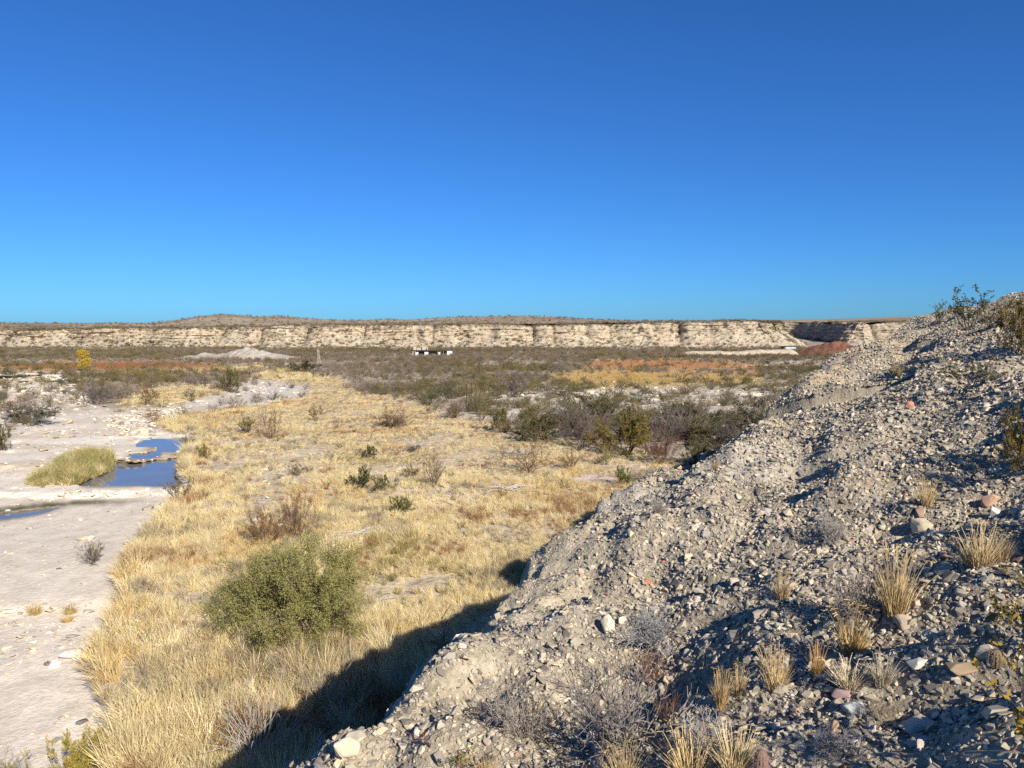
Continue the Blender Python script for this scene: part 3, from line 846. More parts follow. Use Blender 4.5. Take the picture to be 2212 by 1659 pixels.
def shrub(seed, n, ln, rad, spread, lvl, P, base=0.06):
    """n stems from the ground; spread: 0 upright .. 1 flat; returns wood, leaf builders"""
    r = random.Random(seed); w, l = MB(), MB()
    for i in range(n):
        an = 2 * math.pi * (i + r.uniform(0, 1)) / n
        tilt = spread * r.uniform(0.25, 1.15)
        d = Vector((math.cos(an) * math.sin(tilt), math.sin(an) * math.sin(tilt), math.cos(tilt)))
        p = Vector((math.cos(an), math.sin(an), 0)) * base * r.uniform(0, 1) - Vector((0, 0, 0.03))
        grow(w, l, r, p, d, ln * r.uniform(0.7, 1.15), rad * r.uniform(0.7, 1.2), lvl, P)
    return w, l
def unit(w, l):
    """scale both builders so the plant is 1 m high"""
    zz = sorted(v[2] for v in w.v + l.v); top = zz[int(len(zz) * 0.995)]
    k = 1.0 / max(top, 1e-3)
    for b in (w, l): b.v = [(x * k, y * k, z * k) for x, y, z in b.v]
    return w, l
def joined(w, l):
    m = MB(); m.v = w.v + l.v; o = len(w.v)
    m.f = w.f + [[i + o for i in f] for f in l.f]; m.m = [0] * len(w.f) + [1] * len(l.f); return m

C_CREO = dict(seg=3, wob=0.16, up=0.05, kids=(3, 5), kidlen=0.5, ang=0.55, leaves=9, leafl=0.075, leafw=0.04, t0=0.3, leaflvl=1, lspread=0.02)
C_GREY = dict(seg=3, wob=0.2, up=0.03, kids=(4, 6), kidlen=0.5, ang=0.65, leaves=0, leafl=0.04, leafw=0.02, t0=0.2, rmin=0.004)
C_DENSE = dict(seg=3, wob=0.22, up=0.02, kids=(4, 6), kidlen=0.55, ang=0.75, leaves=12, leafl=0.085, leafw=0.045, t0=0.2, leaflvl=1, lspread=0.05)
CREO = [unit(*shrub(20 + i, 11, 1.0, 0.016, 0.75, 1, C_CREO)) for i in range(5)]
GREY = [unit(*shrub(40 + i, 12, 1.0, 0.020, 1.0, 2, dict(C_GREY, kids=(3, 4)))) for i in range(4)]
DENSE = [unit(*shrub(60 + i, 12, 1.0, 0.018, 1.05, 1, C_DENSE)) for i in range(4)]

def tuft(seed, n, lean, width, rad, droop=0.25):
    r = random.Random(seed); m = MB()
    for i in range(n):
        an = r.uniform(0, 6.283); rr_ = rad * math.sqrt(r.random())
        p = Vector((rr_ * math.cos(an), rr_ * math.sin(an), -0.03))
        d = (Vector((math.cos(an) * lean * r.uniform(0, 1.2), math.sin(an) * lean * r.uniform(0, 1.2), 1)) + Vector((r.gauss(0, .12), r.gauss(0, .12), 0))).normalized()
        h_ = r.uniform(0.45, 1.05)
        s = d.cross(Vector((r.gauss(0, 1), r.gauss(0, 1), 0.1))).normalized() * width * 0.5 * r.uniform(0.7, 1.3)
        q = p + d * h_ * 0.55
        d2 = (d + Vector((math.cos(an), math.sin(an), 0)) * droop * r.uniform(0, 1.6)).normalized(); e = q + d2 * h_ * 0.45
        b = len(m.v); m.v += [tuple(p - s), tuple(p + s), tuple(q + s * 0.8), tuple(q - s * 0.8), tuple(e)]
        m.f += [[b, b + 1, b + 2, b + 3], [b + 3, b + 2, b + 4]]; m.m += [0, 0]
    return m
TUFTS = [tuft(80 + i, 56, 0.36, 0.015, 0.18) for i in range(6)] + [tuft(90 + i, 52, 0.9, 0.02, 0.24, 0.6) for i in range(4)]
m_blade = tint_mat('dry_grass_blade', None, 0.15, 0.25)

# ------------------------------------------------------------------ meadow grass
PAL_G = np.array([(0.77, 0.625, 0.345), (0.81, 0.705, 0.455), (0.68, 0.50, 0.235), (0.38, 0.20, 0.10), (0.40, 0.33, 0.22), (0.36, 0.31, 0.115)])
def meadow_grass():
    edge_band = np.clip(1 - np.abs(blur_creek - 0.35) / 0.35, 0, 1)
    yfac = np.interp(GY, [18, 30, 50, 80, 130, 260], [26, 22, 13, 7, 4.5, 1.6])
    patch = fbm(GX * 0.22, GY * 0.22, 120, 3)
    dens = mw * (1 - Z['bare'] * 0.75) * (1 - Z['pink']) * np.clip(0.78 + 0.70 * patch, 0.16, 1.25)
    dens = np.maximum(dens, np.maximum.reduce([Z['lgrass'], Z['gold'] * 0.8, Z['straw'] * 0.9, Z['tussock'] * 1.6, Z['orange'] * 0.5, Z['rust'] * 0.6]))
    dens = dens * yfac * (1 - pool_w)
    dens = dens * (1 - sstep(np.where(GV < 905, 0.12, 0.35), np.where(GV < 905, 0.4, 0.75), creek) * (1 - sstep(0.1, 0.5, Z['tussock'])))
    b = cells(dens, 0.036, 0.70)
    x, y, z = b(GX), b(GY), b(GZ)
    ok = hill_z(x, y, False) < z + 0.25
    tall = np.clip(b(edge_band) * 1.1 + sstep(1250, 1450, b(GV)) * sstep(1150, 600, b(GU)) * 0.9 + b(Z['tussock']) + 0.35 * sstep(1000, 1060, b(GV)), 0, 1)
    n = len(x)
    ht = (0.22 + 0.55 * tall) * np.exp(RNG.normal(0, 0.22, n)) * (1 + 0.35 * fbm(x * 0.35, y * 0.35, 121, 3)) * np.interp(y, [20, 60, 200], [1, 1.1, 1.25]) * (1 - 0.5 * sstep(920, 890, b(GV)) * sstep(760, 690, b(GU)) * sstep(815, 835, b(GV)))
    wd = np.clip(ht * 0.95, 0.28, 0.8) * np.interp(y, [20, 50, 120, 300], [1, 1.15, 1.9, 3.2])
    # colour families by patch
    f1, f2, f3 = fbm(x * 0.16, y * 0.16, 122, 3), fbm(x * 0.3 + 5, y * 0.3, 123, 3), RNG.random(n)
    fam = np.zeros(n, int)
    fam[f3 < 0.22] = 1
    fam[(f1 > 0.25) & (f3 < 0.6)] = 2
    fam[(f2 > 0.40) & (f3 < 0.5)] = 3
    fam[(f2 < -0.34) & (f3 < 0.55)] = 4
    fam[(f1 < -0.5) & (f3 < 0.35)] = 5
    tus = b(Z['tussock']) > 0.4
    fam[tus & (f3 < 0.75)] = 5
    tint = PAL_G[fam] * RNG.uniform(0.82, 1.15, (n, 1))
    tint = mixc(tint, (0.33, 0.14, 0.055), b(Z['rust']) * 0.9); tint = mixc(tint, (0.50, 0.20, 0.06), b(Z['orange']) * 0.9)
    tint = mixc(tint, (0.58, 0.39, 0.14), b(Z['gold']) * 0.8)
    lean = np.stack([-0.22 * np.ones(n), -0.06 * np.ones(n), np.ones(n)], 1) + np.stack([RNG.normal(0, .12, n), RNG.normal(0, .12, n), np.zeros(n)], 1)
    rot = eulers(lean, RNG.uniform(0, 6.28, n), np.zeros(n))
    scl = np.stack([wd, wd, ht], 1)
    pid = np.where(RNG.random(n) < 0.75 * tall + 0.2, RNG.integers(0, 6, n), RNG.integers(6, 10, n))
    scatter('grass', TUFTS, [m_blade], np.stack([x, y, z], 1)[ok], rot[ok], scl[ok], pid[ok], tint[ok], 'dry straw grass filling the meadow and lining the creek')
    return int(ok.sum())
blur_creek = look(blur(polymask(P_CREEK, 4), 26), GU, GV)
n_gr = meadow_grass()

# ------------------------------------------------------------------ scrub of the flats and the mesa
m_twig = tint_mat('twig_bark', (0.20, 0.155, 0.115), 0.3, instanced=False)
m_gtwig = tint_mat('grey_twig', None, 0.25)
m_leafs = tint_mat('scrub_leaf', None, 0.25, 0.15)
def obj_tint(name, trans=0.0, var=0.2):
    t = NT(name); oi = t.n('ShaderNodeObjectInfo')
    nz = t.noise(5.0, 3, 0.6, t.coords())
    c = t.mul(oi.outputs['Color'], t.ramp(nz, [(0.3, (1 - var * 1.4,) * 3), (0.7, (1 + var,) * 3)]))
    if trans:
        d = t.n('ShaderNodeBsdfDiffuse'); tr = t.n('ShaderNodeBsdfTranslucent'); mx = t.n('ShaderNodeMixShader'); mx.inputs[0].default_value = trans
        t.l(c, d.inputs[0]); t.l(c, tr.inputs[0]); t.l(d.outputs[0], mx.inputs[1]); t.l(tr.outputs[0], mx.inputs[2]); t.l(mx.outputs[0], t.out.inputs['Surface'])
    else: t.bsdf(c, 0.85, 0.15)
    return t.m
m_oleaf = obj_tint('leaf', 0.15)
m_owood = obj_tint('bark', 0.0)
PAL_S = np.array([(0.165, 0.135, 0.052), (0.115, 0.108, 0.045), (0.215, 0.160, 0.065), (0.110, 0.105, 0.055)])
PAL_GR = np.array([(0.27, 0.22, 0.18), (0.21, 0.155, 0.125), (0.29, 0.195, 0.12), (0.24, 0.205, 0.18)])
def scrub():
    dens = (1 - creek) * (1 - mw) * sstep(34, 60, GY) * np.interp(GY, [40, 90, 200, 560], [0.22, 0.25, 0.19, 0.13])
    dens = dens * (1 - 0.2 * lw) * (1 - 0.35 * Z['lwhite']) * (1 - 0.92 * np.clip(Z['rust'] + Z['gold'] + Z['straw'], 0, 1)) * (1 - 0.85 * Z['orange']) * (1 - Z['lgrass'])
    dens = dens * np.clip(0.95 + 1.1 * fbm(GX * 0.035, GY * 0.035, 130, 4), 0.05, 2.0)
    b = cells(dens * (GY < 566), 0.0285, 0.33)
    x, y, z, u, v = b(GX), b(GY), b(GZ), b(GU), b(GV); n = len(x)
    ok = (hill_z(x, y, False) < z + 0.2) & (np.abs(x / y) < 0.95)
    # keep the mounds clear
    for mu, mv, hw, dp in ((508, 776, 26, 14), (1806, 765, 17, 15), (1596, 767, 31, 5)):
        c = on_ground(mu, mv); ok &= ~((np.abs(x - c.x) < hw) & (np.abs(y - c.y) < dp) & (RNG.random(n) < 0.93))
    x, y, z, u, v = x[ok], y[ok], z[ok], u[ok], v[ok]; n = len(x)
    g = fbm(x * 0.02, y * 0.02, 131, 3) + RNG.normal(0, 0.52, n) > 0.12
    ht = np.clip(np.exp(RNG.normal(math.log(1.12), 0.32, n)), 0.5, 2.3)
    return x, y, z, u, v, g, ht
sx, sy, sz, su, sv, sgrey, sht = scrub()
n_ind = 0
order = np.argsort(sy)
inframe = (su > -30) & (su < 2240)
ind = np.zeros(len(sx), bool)
for kind, sel in (('creosote', ~sgrey), ('grey', sgrey)):
    o_ = order[(sel & inframe)[order]][:295]; ind[o_] = True
def shrub_mesh(nm, wl): return joined(*wl).mesh(nm, [m_owood, m_oleaf])
ME_CREO = [joined(*p).mesh('creosote_bush', [m_twig, m_oleaf]) for p in CREO] + [joined(*p).mesh('creosote_bush', [m_twig, m_oleaf]) for p in DENSE]
ME_GREY = [joined(*p).mesh('grey_brush', [m_owood, m_oleaf]) for p in GREY]
for i in np.nonzero(ind)[0]:
    if sgrey[i]:
        o = bpy.data.objects.new('grey_brush', ME_GREY[RNG.integers(0, 4)]); c = PAL_GR[RNG.integers(0, 4)]
        tag(o, 'leafless grey brush among many on the scrub flats beyond the meadow', 'brush', 'leafless brush on the scrub flats')
    else:
        o = bpy.data.objects.new('creosote_bush', ME_CREO[RNG.integers(0, 9)]); c = PAL_S[RNG.integers(0, 4)]
        tag(o, 'olive creosote bush among many on the scrub flats beyond the meadow', 'bush', 'creosote bushes on the scrub flats')
    COL.objects.link(o)
    w = float(sht[i]) * RNG.uniform(0.85, 1.15)
    o.location = (sx[i], sy[i], sz[i]); o.rotation_euler = (0, 0, RNG.uniform(0, 6.28)); o.scale = (w, w, float(sht[i])); o.color = (*(c * RNG.uniform(0.8, 1.2)), 1)
def far_scrub():
    r_ = ~ind
    X, Y, Zc, G, H = [sx[r_]], [sy[r_]], [sz[r_]], [sgrey[r_]], [sht[r_]]
    # bushes dotted over talus, cliff ledges and the plateau
    for (cx_, cy_, cz_, pp, bb), nn in ((CL1, 11000), (CL2, 2600)):
        n0, n1 = cx_.shape
        i = RNG.integers(1, n0 - 1, nn * 3); j = RNG.integers(1, n1 - 1, nn * 3)
        k = (pp[i, j] < 1.02) | (pp[i, j] > 1.9) | (RNG.random(nn * 3) < 0.5)
        uu = CX + RES_F * cx_[i, j] / cy_[i, j]
        k &= (uu > -300) & (uu < 2400) & (RNG.random(nn * 3) < np.where(pp[i, j] > 1.9, 1.0, 0.62) * (0.75 + 0.5 * (bb[i, j] < 0.5)))
        i, j = i[k][:nn], j[k][:nn]
        X.append(cx_[i, j] + RNG.normal(0, .4, len(i))); Y.append(cy_[i, j]); Zc.append(cz_[i, j] - 0.1); G.append(RNG.random(len(i)) < 0.35); H.append(np.clip(np.exp(RNG.normal(math.log(1.22), .38, len(i))), .5, 2.6))
    nn = 7000
    i = RNG.integers(0, 56, nn); j = RNG.integers(60, pn1 - 60, nn)
    k = ~can[i, j]; i, j = i[k], j[k]
    X.append(px_[i, j] + RNG.uniform(-1.5, 1.5, len(i))); Y.append(py_[i, j] + RNG.uniform(-2, 2, len(i))); Zc.append(pz[i, j] - 0.1); G.append(RNG.random(len(i)) < 0.4); H.append(np.clip(np.exp(RNG.normal(math.log(1.3), .3, len(i))), .6, 2.4))
    x, y, z, g, ht = map(np.concatenate, (X, Y, Zc, G, H)); n = len(x)
    protos = [joined(*p) for p in CREO[:3] + DENSE[:3]] + [joined(MB(), w) for w, l in GREY]
    pid = np.where(g, RNG.integers(6, 10, n), RNG.integers(0, 6, n))
    tint = np.where(g[:, None], PAL_GR[RNG.integers(0, 4, n)], PAL_S[RNG.integers(0, 4, n)]) * RNG.uniform(0.75, 1.2, (n, 1))
    wd = ht * RNG.uniform(0.9, 1.25, n)
    scatter('scrub', protos, [m_twig, m_leafs], np.stack([x, y, z], 1), np.stack([np.zeros(n), np.zeros(n), RNG.uniform(0, 6.28, n)], 1), np.stack([wd, wd, ht], 1), pid, tint,
            'low desert scrub dotting the far flats, talus slopes and plateau')
    return n
n_far = far_scrub()
print('COUNTS gravel', n_grav, 'pebbles', n_peb, 'grass', n_gr, 'scrub', n_far, 'individual scrub', int(ind.sum()), 'tris', [len(joined(*p).f) for p in CREO + GREY + DENSE])

# ------------------------------------------------------------------ single plants, wood and stones
def dist_of(p): return max(p.y, 0.5)
def spot(where, u, v):
    p = on_ground(u, v) if where == 'g' else march(u, v)
    if p is None: p = march(u, v + 12) or on_ground(u, v)
    return p
CACHE = {}
def plant(name, cat, label, where, u, v, hpx, wpx, shape, wood=(0.16, 0.12, 0.09), leafc=None, group=None, rz=None, seed=0, lean=None):
    """shape: key in SHAPES; hpx, wpx: height and width in survey pixels"""
    p = spot(where, u, v); k = math.hypot(p.x, p.y, ) * 0 + dist_of(p) / RES_F
    H, W = hpx * k * 1.05, wpx * k
    key = (shape, seed % 3)
    if key not in CACHE:
        w, l = unit(*SHAPES[shape](700 + 31 * (seed % 3)))
        ext = sorted(abs(q[0]) for q in w.v + l.v); ext = 2 * ext[int(len(ext) * 0.985)]
        CACHE[key] = (w.mesh('branches', [m_owood]), l.mesh('foliage', [m_oleaf]) if l.f else None, ext)
    mw_, ml_, ext = CACHE[key]
    sx_ = W / ext
    root = empty(name, p, RNG.uniform(0, 6.28) if rz is None else rz)
    root.scale = (sx_, sx_, H)
    if lean: root.rotation_euler = (lean[0], lean[1], root.rotation_euler[2])
    tag(root, label, cat, group)
    b = bpy.data.objects.new('branches', mw_); COL.objects.link(b); b.parent = root; b.color = (*wood, 1)
    if ml_ is not None and leafc is not None:
        f = bpy.data.objects.new('foliage', ml_); COL.objects.link(f); f.parent = root; f.color = (*leafc, 1)
    return root
D_MESQ = dict(seg=4, wob=0.2, up=0.0, kids=(6, 7), kidlen=0.5, ang=0.65, leaves=52, leafl=0.034, leafw=0.010, t0=0.25, leaflvl=0, lspread=0.055, rmin=0.002)
D_BARE = dict(seg=5, wob=0.20, up=0.03, kids=(4, 6), kidlen=0.55, ang=0.6, leaves=0, leafl=0.03, leafw=0.01, t0=0.25, rmin=0.0045, sides=4)
D_TWIG = dict(seg=4, wob=0.26, up=0.01, kids=(5, 7), kidlen=0.5, ang=0.7, leaves=0, leafl=0.03, leafw=0.01, t0=0.12, rmin=0.006)
D_DRY = dict(seg=4, wob=0.2, up=0.04, kids=(4, 6), kidlen=0.5, ang=0.55, leaves=20, leafl=0.036, leafw=0.013, t0=0.2, leaflvl=0, lspread=0.04, rmin=0.004)
D_OPEN = dict(seg=5, wob=0.2, up=0.06, kids=(4, 5), kidlen=0.36, ang=0.6, leaves=12, leafl=0.055, leafw=0.034, t0=0.35, leaflvl=0, lspread=0.02, rmin=0.0035)
SHAPES = {
    'mesquite': lambda s: shrub(s, 24, 1.0, 0.02, 1.1, 2, D_MESQ, 0.12),
    'bare_tree': lambda s: shrub(s, 8, 1.0, 0.026, 0.85, 3, dict(D_BARE, kids=(3, 4)), 0.12),
    'bare': lambda s: shrub(s, 13, 1.0, 0.020, 0.95, 2, D_BARE, 0.08),
    'twiggy': lambda s: shrub(s, 24, 1.0, 0.018, 1.15, 2, D_TWIG, 0.15),
    'dry': lambda s: shrub(s, 15, 1.0, 0.016, 0.95, 2, D_DRY, 0.10),
    'leafy': lambda s: shrub(s, 15, 1.0, 0.018, 1.05, 2, dict(D_DRY, leaves=26, leafl=0.055, leafw=0.026, kids=(4, 5)), 0.10),
    'open': lambda s: shrub(s, 12, 1.0, 0.014, 0.62, 1, D_OPEN, 0.06),
    'sprig': lambda s: shrub(s, 6, 1.0, 0.010, 0.55, 1, dict(D_OPEN, kids=(5, 8)), 0.05),
    'fan': lambda s: shrub(s, 26, 1.0, 0.008, 0.75, 1, dict(D_BARE, kids=(3, 5), ang=0.4, kidlen=0.45), 0.06),
    'snag': lambda s: shrub(s, 3, 1.0, 0.03, 0.6, 2, dict(D_BARE, kids=(3, 5), wob=0.3), 0.05),
    'sapling': lambda s: shrub(s, 2, 1.0, 0.015, 0.25, 1, dict(D_BARE, kids=(9, 14), kidlen=0.28, ang=0.9), 0.03),
}
OLV, GRN, DKG, GLD, RED, PUR, GRY = (0.13, 0.125, 0.04), (0.105, 0.125, 0.04), (0.06, 0.08, 0.028), (0.21, 0.155, 0.04), (0.23, 0.12, 0.065), (0.17, 0.115, 0.10), (0.20, 0.18, 0.14)
B_BRN, B_GRY, B_WHT, B_RED = (0.16, 0.10, 0.065), (0.25, 0.215, 0.18), (0.42, 0.39, 0.35), (0.22, 0.12, 0.08)
PLANTS = [
 # name, category, label, where, u, v, h, w, shape, wood, leaf
 ('mesquite_bush', 'bush', 'large round green mesquite bush, the biggest plant in the straw meadow', 'g', 642, 1372, 188, 345, 'mesquite', (0.10, 0.075, 0.055), (0.28, 0.26, 0.09)),
 ('bare_tree', 'tree', 'leafless brown tree with several thin trunks fanning out of the meadow', 'g', 1146, 1022, 98, 145, 'bare_tree', B_BRN, None),
 ('dry_bush', 'bush', 'reddish dry bush with some green on top, left of its browner twin', 'g', 576, 1176, 100, 100, 'dry', B_RED, (0.20, 0.14, 0.06)),
 ('dry_bush', 'bush', 'upright brown dry bush just behind the large green mesquite', 'g', 640, 1168, 110, 85, 'dry', B_BRN, (0.19, 0.115, 0.07)),
 ('green_bush', 'bush', 'small dark green bush in the middle of the meadow casting a dark shadow', 'g', 782, 1052, 42, 58, 'leafy', B_BRN, DKG),
 ('green_bush', 'bush', 'low olive bush touching the dark green bush mid meadow', 'g', 826, 1062, 36, 66, 'leafy', B_BRN, (0.14, 0.135, 0.05)),
 ('bare_bush', 'bush', 'leafless grey brown bush with a tangled foot right of the small green bushes', 'g', 938, 1050, 78, 58, 'bare', (0.17, 0.125, 0.10), None),
 ('dry_bush', 'bush', 'short greenish dry bush left of the tangled leafless bush', 'g', 888, 1034, 38, 48, 'dry', B_BRN, (0.17, 0.14, 0.06)),
 ('bare_bush', 'bush', 'dark leafless rounded bush beside the creek bank grass', 'g', 586, 946, 70, 88, 'bare', B_BRN, None),
 ('green_bush', 'bush', 'sparse yellow green bush at the left foot of the dark leafless bush', 'g', 534, 936, 44, 46, 'open', B_BRN, (0.19, 0.175, 0.055)),
 ('green_bush', 'bush', 'open thin leaved bush alone on the far left of the upper meadow', 'g', 682, 910, 36, 52, 'open', B_BRN, (0.16, 0.14, 0.055)),
 ('bare_bush', 'bush', 'wide low brown bush spreading in the upper meadow', 'g', 850, 924, 46, 92, 'twiggy', B_BRN, None),
 ('bare_bush', 'bush', 'leafless fan shaped bush at the top edge of the meadow', 'g', 983, 902, 44, 56, 'bare', B_BRN, None),
 ('green_bush', 'bush', 'small green bush half sunk in grass between mesquite and bare tree', 'g', 864, 1112, 42, 56, 'leafy', B_BRN, (0.13, 0.14, 0.045)),
 ('green_bush', 'bush', 'tiny dark green bush in the upper middle of the meadow', 'g', 798, 990, 28, 42, 'leafy', B_BRN, DKG),
 ('dry_bush', 'bush', 'tiny dry bush on the bare stony patch of the meadow', 'g', 640, 1028, 26, 44, 'dry', B_BRN, (0.15, 0.13, 0.06)),
 ('dry_bush', 'bush', 'dark flattened brush heap with a white stick leaning out', 'g', 893, 974, 17, 42, 'twiggy', (0.09, 0.07, 0.055), None),
 ('green_bush', 'bush', 'olive bush on the grassy bank beside the upper pool', 'g', 438, 992, 32, 42, 'leafy', B_BRN, (0.19, 0.165, 0.05)),
 ('weed', 'weed', 'scraggly weed growing alone on the pale creek sand', 'g', 200, 1218, 50, 64, 'dry', (0.17, 0.12, 0.08), (0.16, 0.13, 0.06)),
 ('yellow_bush', 'bush', 'yellow green bush at the bottom edge beside the creek stones', 'g', 172, 1700, 135, 130, 'leafy', (0.2, 0.16, 0.08), (0.34, 0.27, 0.055)),
 ('yellow_bush', 'bush', 'yellow brown bush cut off by the bottom left corner', 'g', 22, 1712, 95, 110, 'dry', (0.2, 0.16, 0.08), (0.33, 0.27, 0.09)),
 ('grey_bush', 'bush', 'grey purple bush at the left end of the dense thicket', 'g', 1258, 968, 78, 120, 'dry', (0.2, 0.165, 0.15), PUR),
 ('golden_bush', 'bush', 'big golden olive bush in the middle of the dense thicket', 'g', 1356, 980, 95, 150, 'leafy', B_BRN, (0.19, 0.15, 0.04)),
 ('grey_bush', 'bush', 'grey green bush behind the golden olive bush', 'g', 1478, 944, 72, 150, 'leafy', B_GRY, (0.14, 0.13, 0.075)),
 ('bare_tree', 'tree', 'dark leafless crooked tree at the right end of the thicket', 'g', 1552, 968, 85, 120, 'bare_tree', (0.10, 0.085, 0.08), None),
 ('dry_bush', 'bush', 'purple red dry bush at the front of the thicket', 'g', 1430, 1000, 78, 105, 'dry', B_RED, (0.17, 0.09, 0.065)),
 ('green_bush', 'bush', 'olive green bush at the front of the thicket by the hillside', 'g', 1502, 1006, 66, 84, 'leafy', B_BRN, (0.14, 0.125, 0.05)),
 ('grey_bush', 'bush', 'dark grey green bush below the tan clay spur', 'g', 1640, 944, 84, 140, 'leafy', B_GRY, (0.105, 0.10, 0.06)),
 ('green_bush', 'bush', 'dark green bush behind the leafless meadow tree', 'g', 1162, 950, 60, 104, 'leafy', B_BRN, (0.095, 0.10, 0.04)),
 ('green_bush', 'bush', 'round olive bush at the upper right meadow edge', 'g', 1080, 928, 46, 74, 'leafy', B_BRN, OLV),
 ('grey_bush', 'bush', 'tall purple grey bush standing above the white ledges', 'g', 1112, 858, 56, 74, 'dry', (0.2, 0.16, 0.15), (0.16, 0.12, 0.11)),
 ('green_bush', 'bush', 'bright green small bush beside the pale bare soil patch', 'g', 1347, 1046, 38, 40, 'leafy', B_BRN, (0.115, 0.135, 0.035)),
 ('grey_bush', 'bush', 'low grey twiggy bush right of the bright green small bush', 'g', 1402, 1042, 36, 70, 'twiggy', B_GRY, None),
 ('golden_bush', 'bush', 'pale gold bush in front of the thicket on the meadow edge', 'g', 1308, 1004, 44, 62, 'dry', B_GRY, (0.34, 0.27, 0.12)),
 ('golden_bush', 'bush', 'small greenish gold bush right of the leafless meadow tree', 'g', 1232, 1012, 40, 58, 'dry', B_BRN, (0.28, 0.21, 0.08)),
 ('green_bush', 'bush', 'olive bush cut off by the left edge above the creek bed', 'g', 4, 972, 56, 64, 'leafy', B_BRN, (0.12, 0.11, 0.045)),
 ('grey_bush', 'bush', 'wide grey bush at the foot of the left white bank', 'g', 62, 914, 44, 110, 'leafy', B_GRY, (0.15, 0.14, 0.10)),
 ('grey_bush', 'bush', 'purple grey bush in the dip right of the left white bank', 'g', 205, 874, 50, 90, 'dry', (0.2, 0.17, 0.16), (0.15, 0.12, 0.11)),
 ('green_bush', 'bush', 'tall olive green bush where the creek bends out of sight', 'g', 498, 848, 54, 64, 'leafy', B_BRN, (0.135, 0.13, 0.042)),
 ('green_bush', 'bush', 'dark green tree like bush beyond the far creek bend', 'g', 656, 806, 30, 56, 'leafy', B_BRN, (0.08, 0.085, 0.04)),
 ('rust_bush', 'bush', 'rust brown bush on the pale grass of the left bank', 'g', 322, 862, 34, 56, 'dry', B_RED, (0.24, 0.15, 0.07)),
 ('grey_bush', 'bush', 'dark leafless bush on the grass spit right of the creek', 'g', 508, 884, 30, 50, 'bare', B_BRN, None),
 # foot of the cut bank
 ('dead_shrub', 'shrub', 'grey bare shrub fanning up in front of the bank shadow', 'g', 560, 1655, 190, 190, 'fan', (0.36, 0.33, 0.29), None),
 ('dead_shrub', 'shrub', 'grey brown bare shrub half in shadow above the grey fan shrub', 'g', 700, 1545, 115, 150, 'fan', (0.27, 0.23, 0.19), None),
 ('golden_bush', 'bush', 'small orange gold bush in the shadow beside the grey fan shrub', 'g', 586, 1612, 80, 52, 'leafy', B_BRN, (0.38, 0.22, 0.045)),
 ('dead_shrub', 'shrub', 'white crooked dead branches rising in the bottom shadow', 'g', 655, 1735, 165, 150, 'snag', B_WHT, None),
 ('dead_shrub', 'shrub', 'forked grey dead branch standing in the middle of the bank shadow', 'g', 725, 1595, 120, 80, 'snag', (0.34, 0.31, 0.28), None),
 ('sapling', 'sapling', 'thin bare dark sapling leaning over the edge of the bank', 'g', 965, 1470, 150, 80, 'sapling', (0.13, 0.10, 0.08), None),
 ('sapling', 'sapling', 'short bare sapling with side twigs in the upper bank shadow', 'g', 850, 1520, 105, 66, 'sapling', (0.27, 0.24, 0.21), None),
 ('dry_bush', 'bush', 'olive gold thin bush at the bank top beside the upper shadow', 'g', 1205, 1275, 75, 110, 'dry', B_BRN, (0.24, 0.18, 0.06)),
 # crest of the hillside
 ('creosote_bush', 'bush', 'small round creosote bush leftmost against the sky on the crest', 'h', 2028, 700, 50, 60, 'open', (0.13, 0.11, 0.085), OLV),
 ('creosote_bush', 'bush', 'tall open creosote bush with bare stems against the sky', 'h', 2092, 712, 92, 88, 'open', (0.13, 0.11, 0.085), (0.10, 0.10, 0.04)),
 ('creosote_bush', 'bush', 'twiggy greyish creosote bush right of the tall open one', 'h', 2150, 706, 52, 90, 'dry', (0.17, 0.14, 0.11), (0.15, 0.12, 0.06)),
 ('creosote_bush', 'bush', 'dense golden green creosote bush at the right edge of the crest', 'h', 2196, 760, 110, 130, 'leafy', (0.15, 0.12, 0.08), (0.20, 0.145, 0.038)),
 ('creosote_bush', 'bush', 'sparse olive creosote bush lying low on the upper slope', 'h', 2100, 842, 74, 120, 'sprig', (0.2, 0.17, 0.12), (0.17, 0.15, 0.06)),
 ('creosote_bush', 'bush', 'golden green creosote bush at the right edge half way up the slope', 'h', 2218, 1010, 120, 110, 'leafy', (0.15, 0.12, 0.08), (0.20, 0.145, 0.035)),
 ('creosote_bush', 'bush', 'thin golden creosote sprigs in the bottom right corner', 'h', 2235, 1730, 430, 300, 'sprig', (0.09, 0.075, 0.06), (0.27, 0.19, 0.04)),
 ('creosote_bush', 'bush', 'short dark creosote twigs at the right edge beside the stones', 'h', 2240, 1420, 180, 160, 'sprig', (0.09, 0.075, 0.06), (0.22, 0.16, 0.035)),
  # bushes just right of the view, whose shadows reach into it
 ('creosote_bush', 'bush', 'creosote bush right of the view near the upper slope', 'h', 2330, 930, 120, 150, 'leafy', (0.15, 0.12, 0.08), (0.20, 0.145, 0.035)),
 ('creosote_bush', 'bush', 'creosote bush right of the view beside the middle slope', 'h', 2390, 1130, 230, 260, 'leafy', (0.15, 0.12, 0.08), (0.20, 0.145, 0.035)),
 ('creosote_bush', 'bush', 'creosote bush right of the view beside the stony lower slope', 'h', 2520, 1290, 150, 240, 'leafy', (0.15, 0.12, 0.08), (0.20, 0.145, 0.035)),
 # slope
 ('dead_shrub', 'shrub', 'grey leafless shrub with a white stick on the middle slope', 'h', 1796, 1170, 75, 82, 'twiggy', (0.33, 0.30, 0.27), None),
 ('dead_shrub', 'shrub', 'pale grey mounded dead shrub beside the tall pale rock', 'h', 1412, 1394, 90, 140, 'twiggy', (0.40, 0.38, 0.36), None),
 ('dead_shrub', 'shrub', 'largest tangled grey dead shrub on the lower slope', 'h', 1330, 1610, 190, 260, 'twiggy', (0.29, 0.25, 0.215), None),
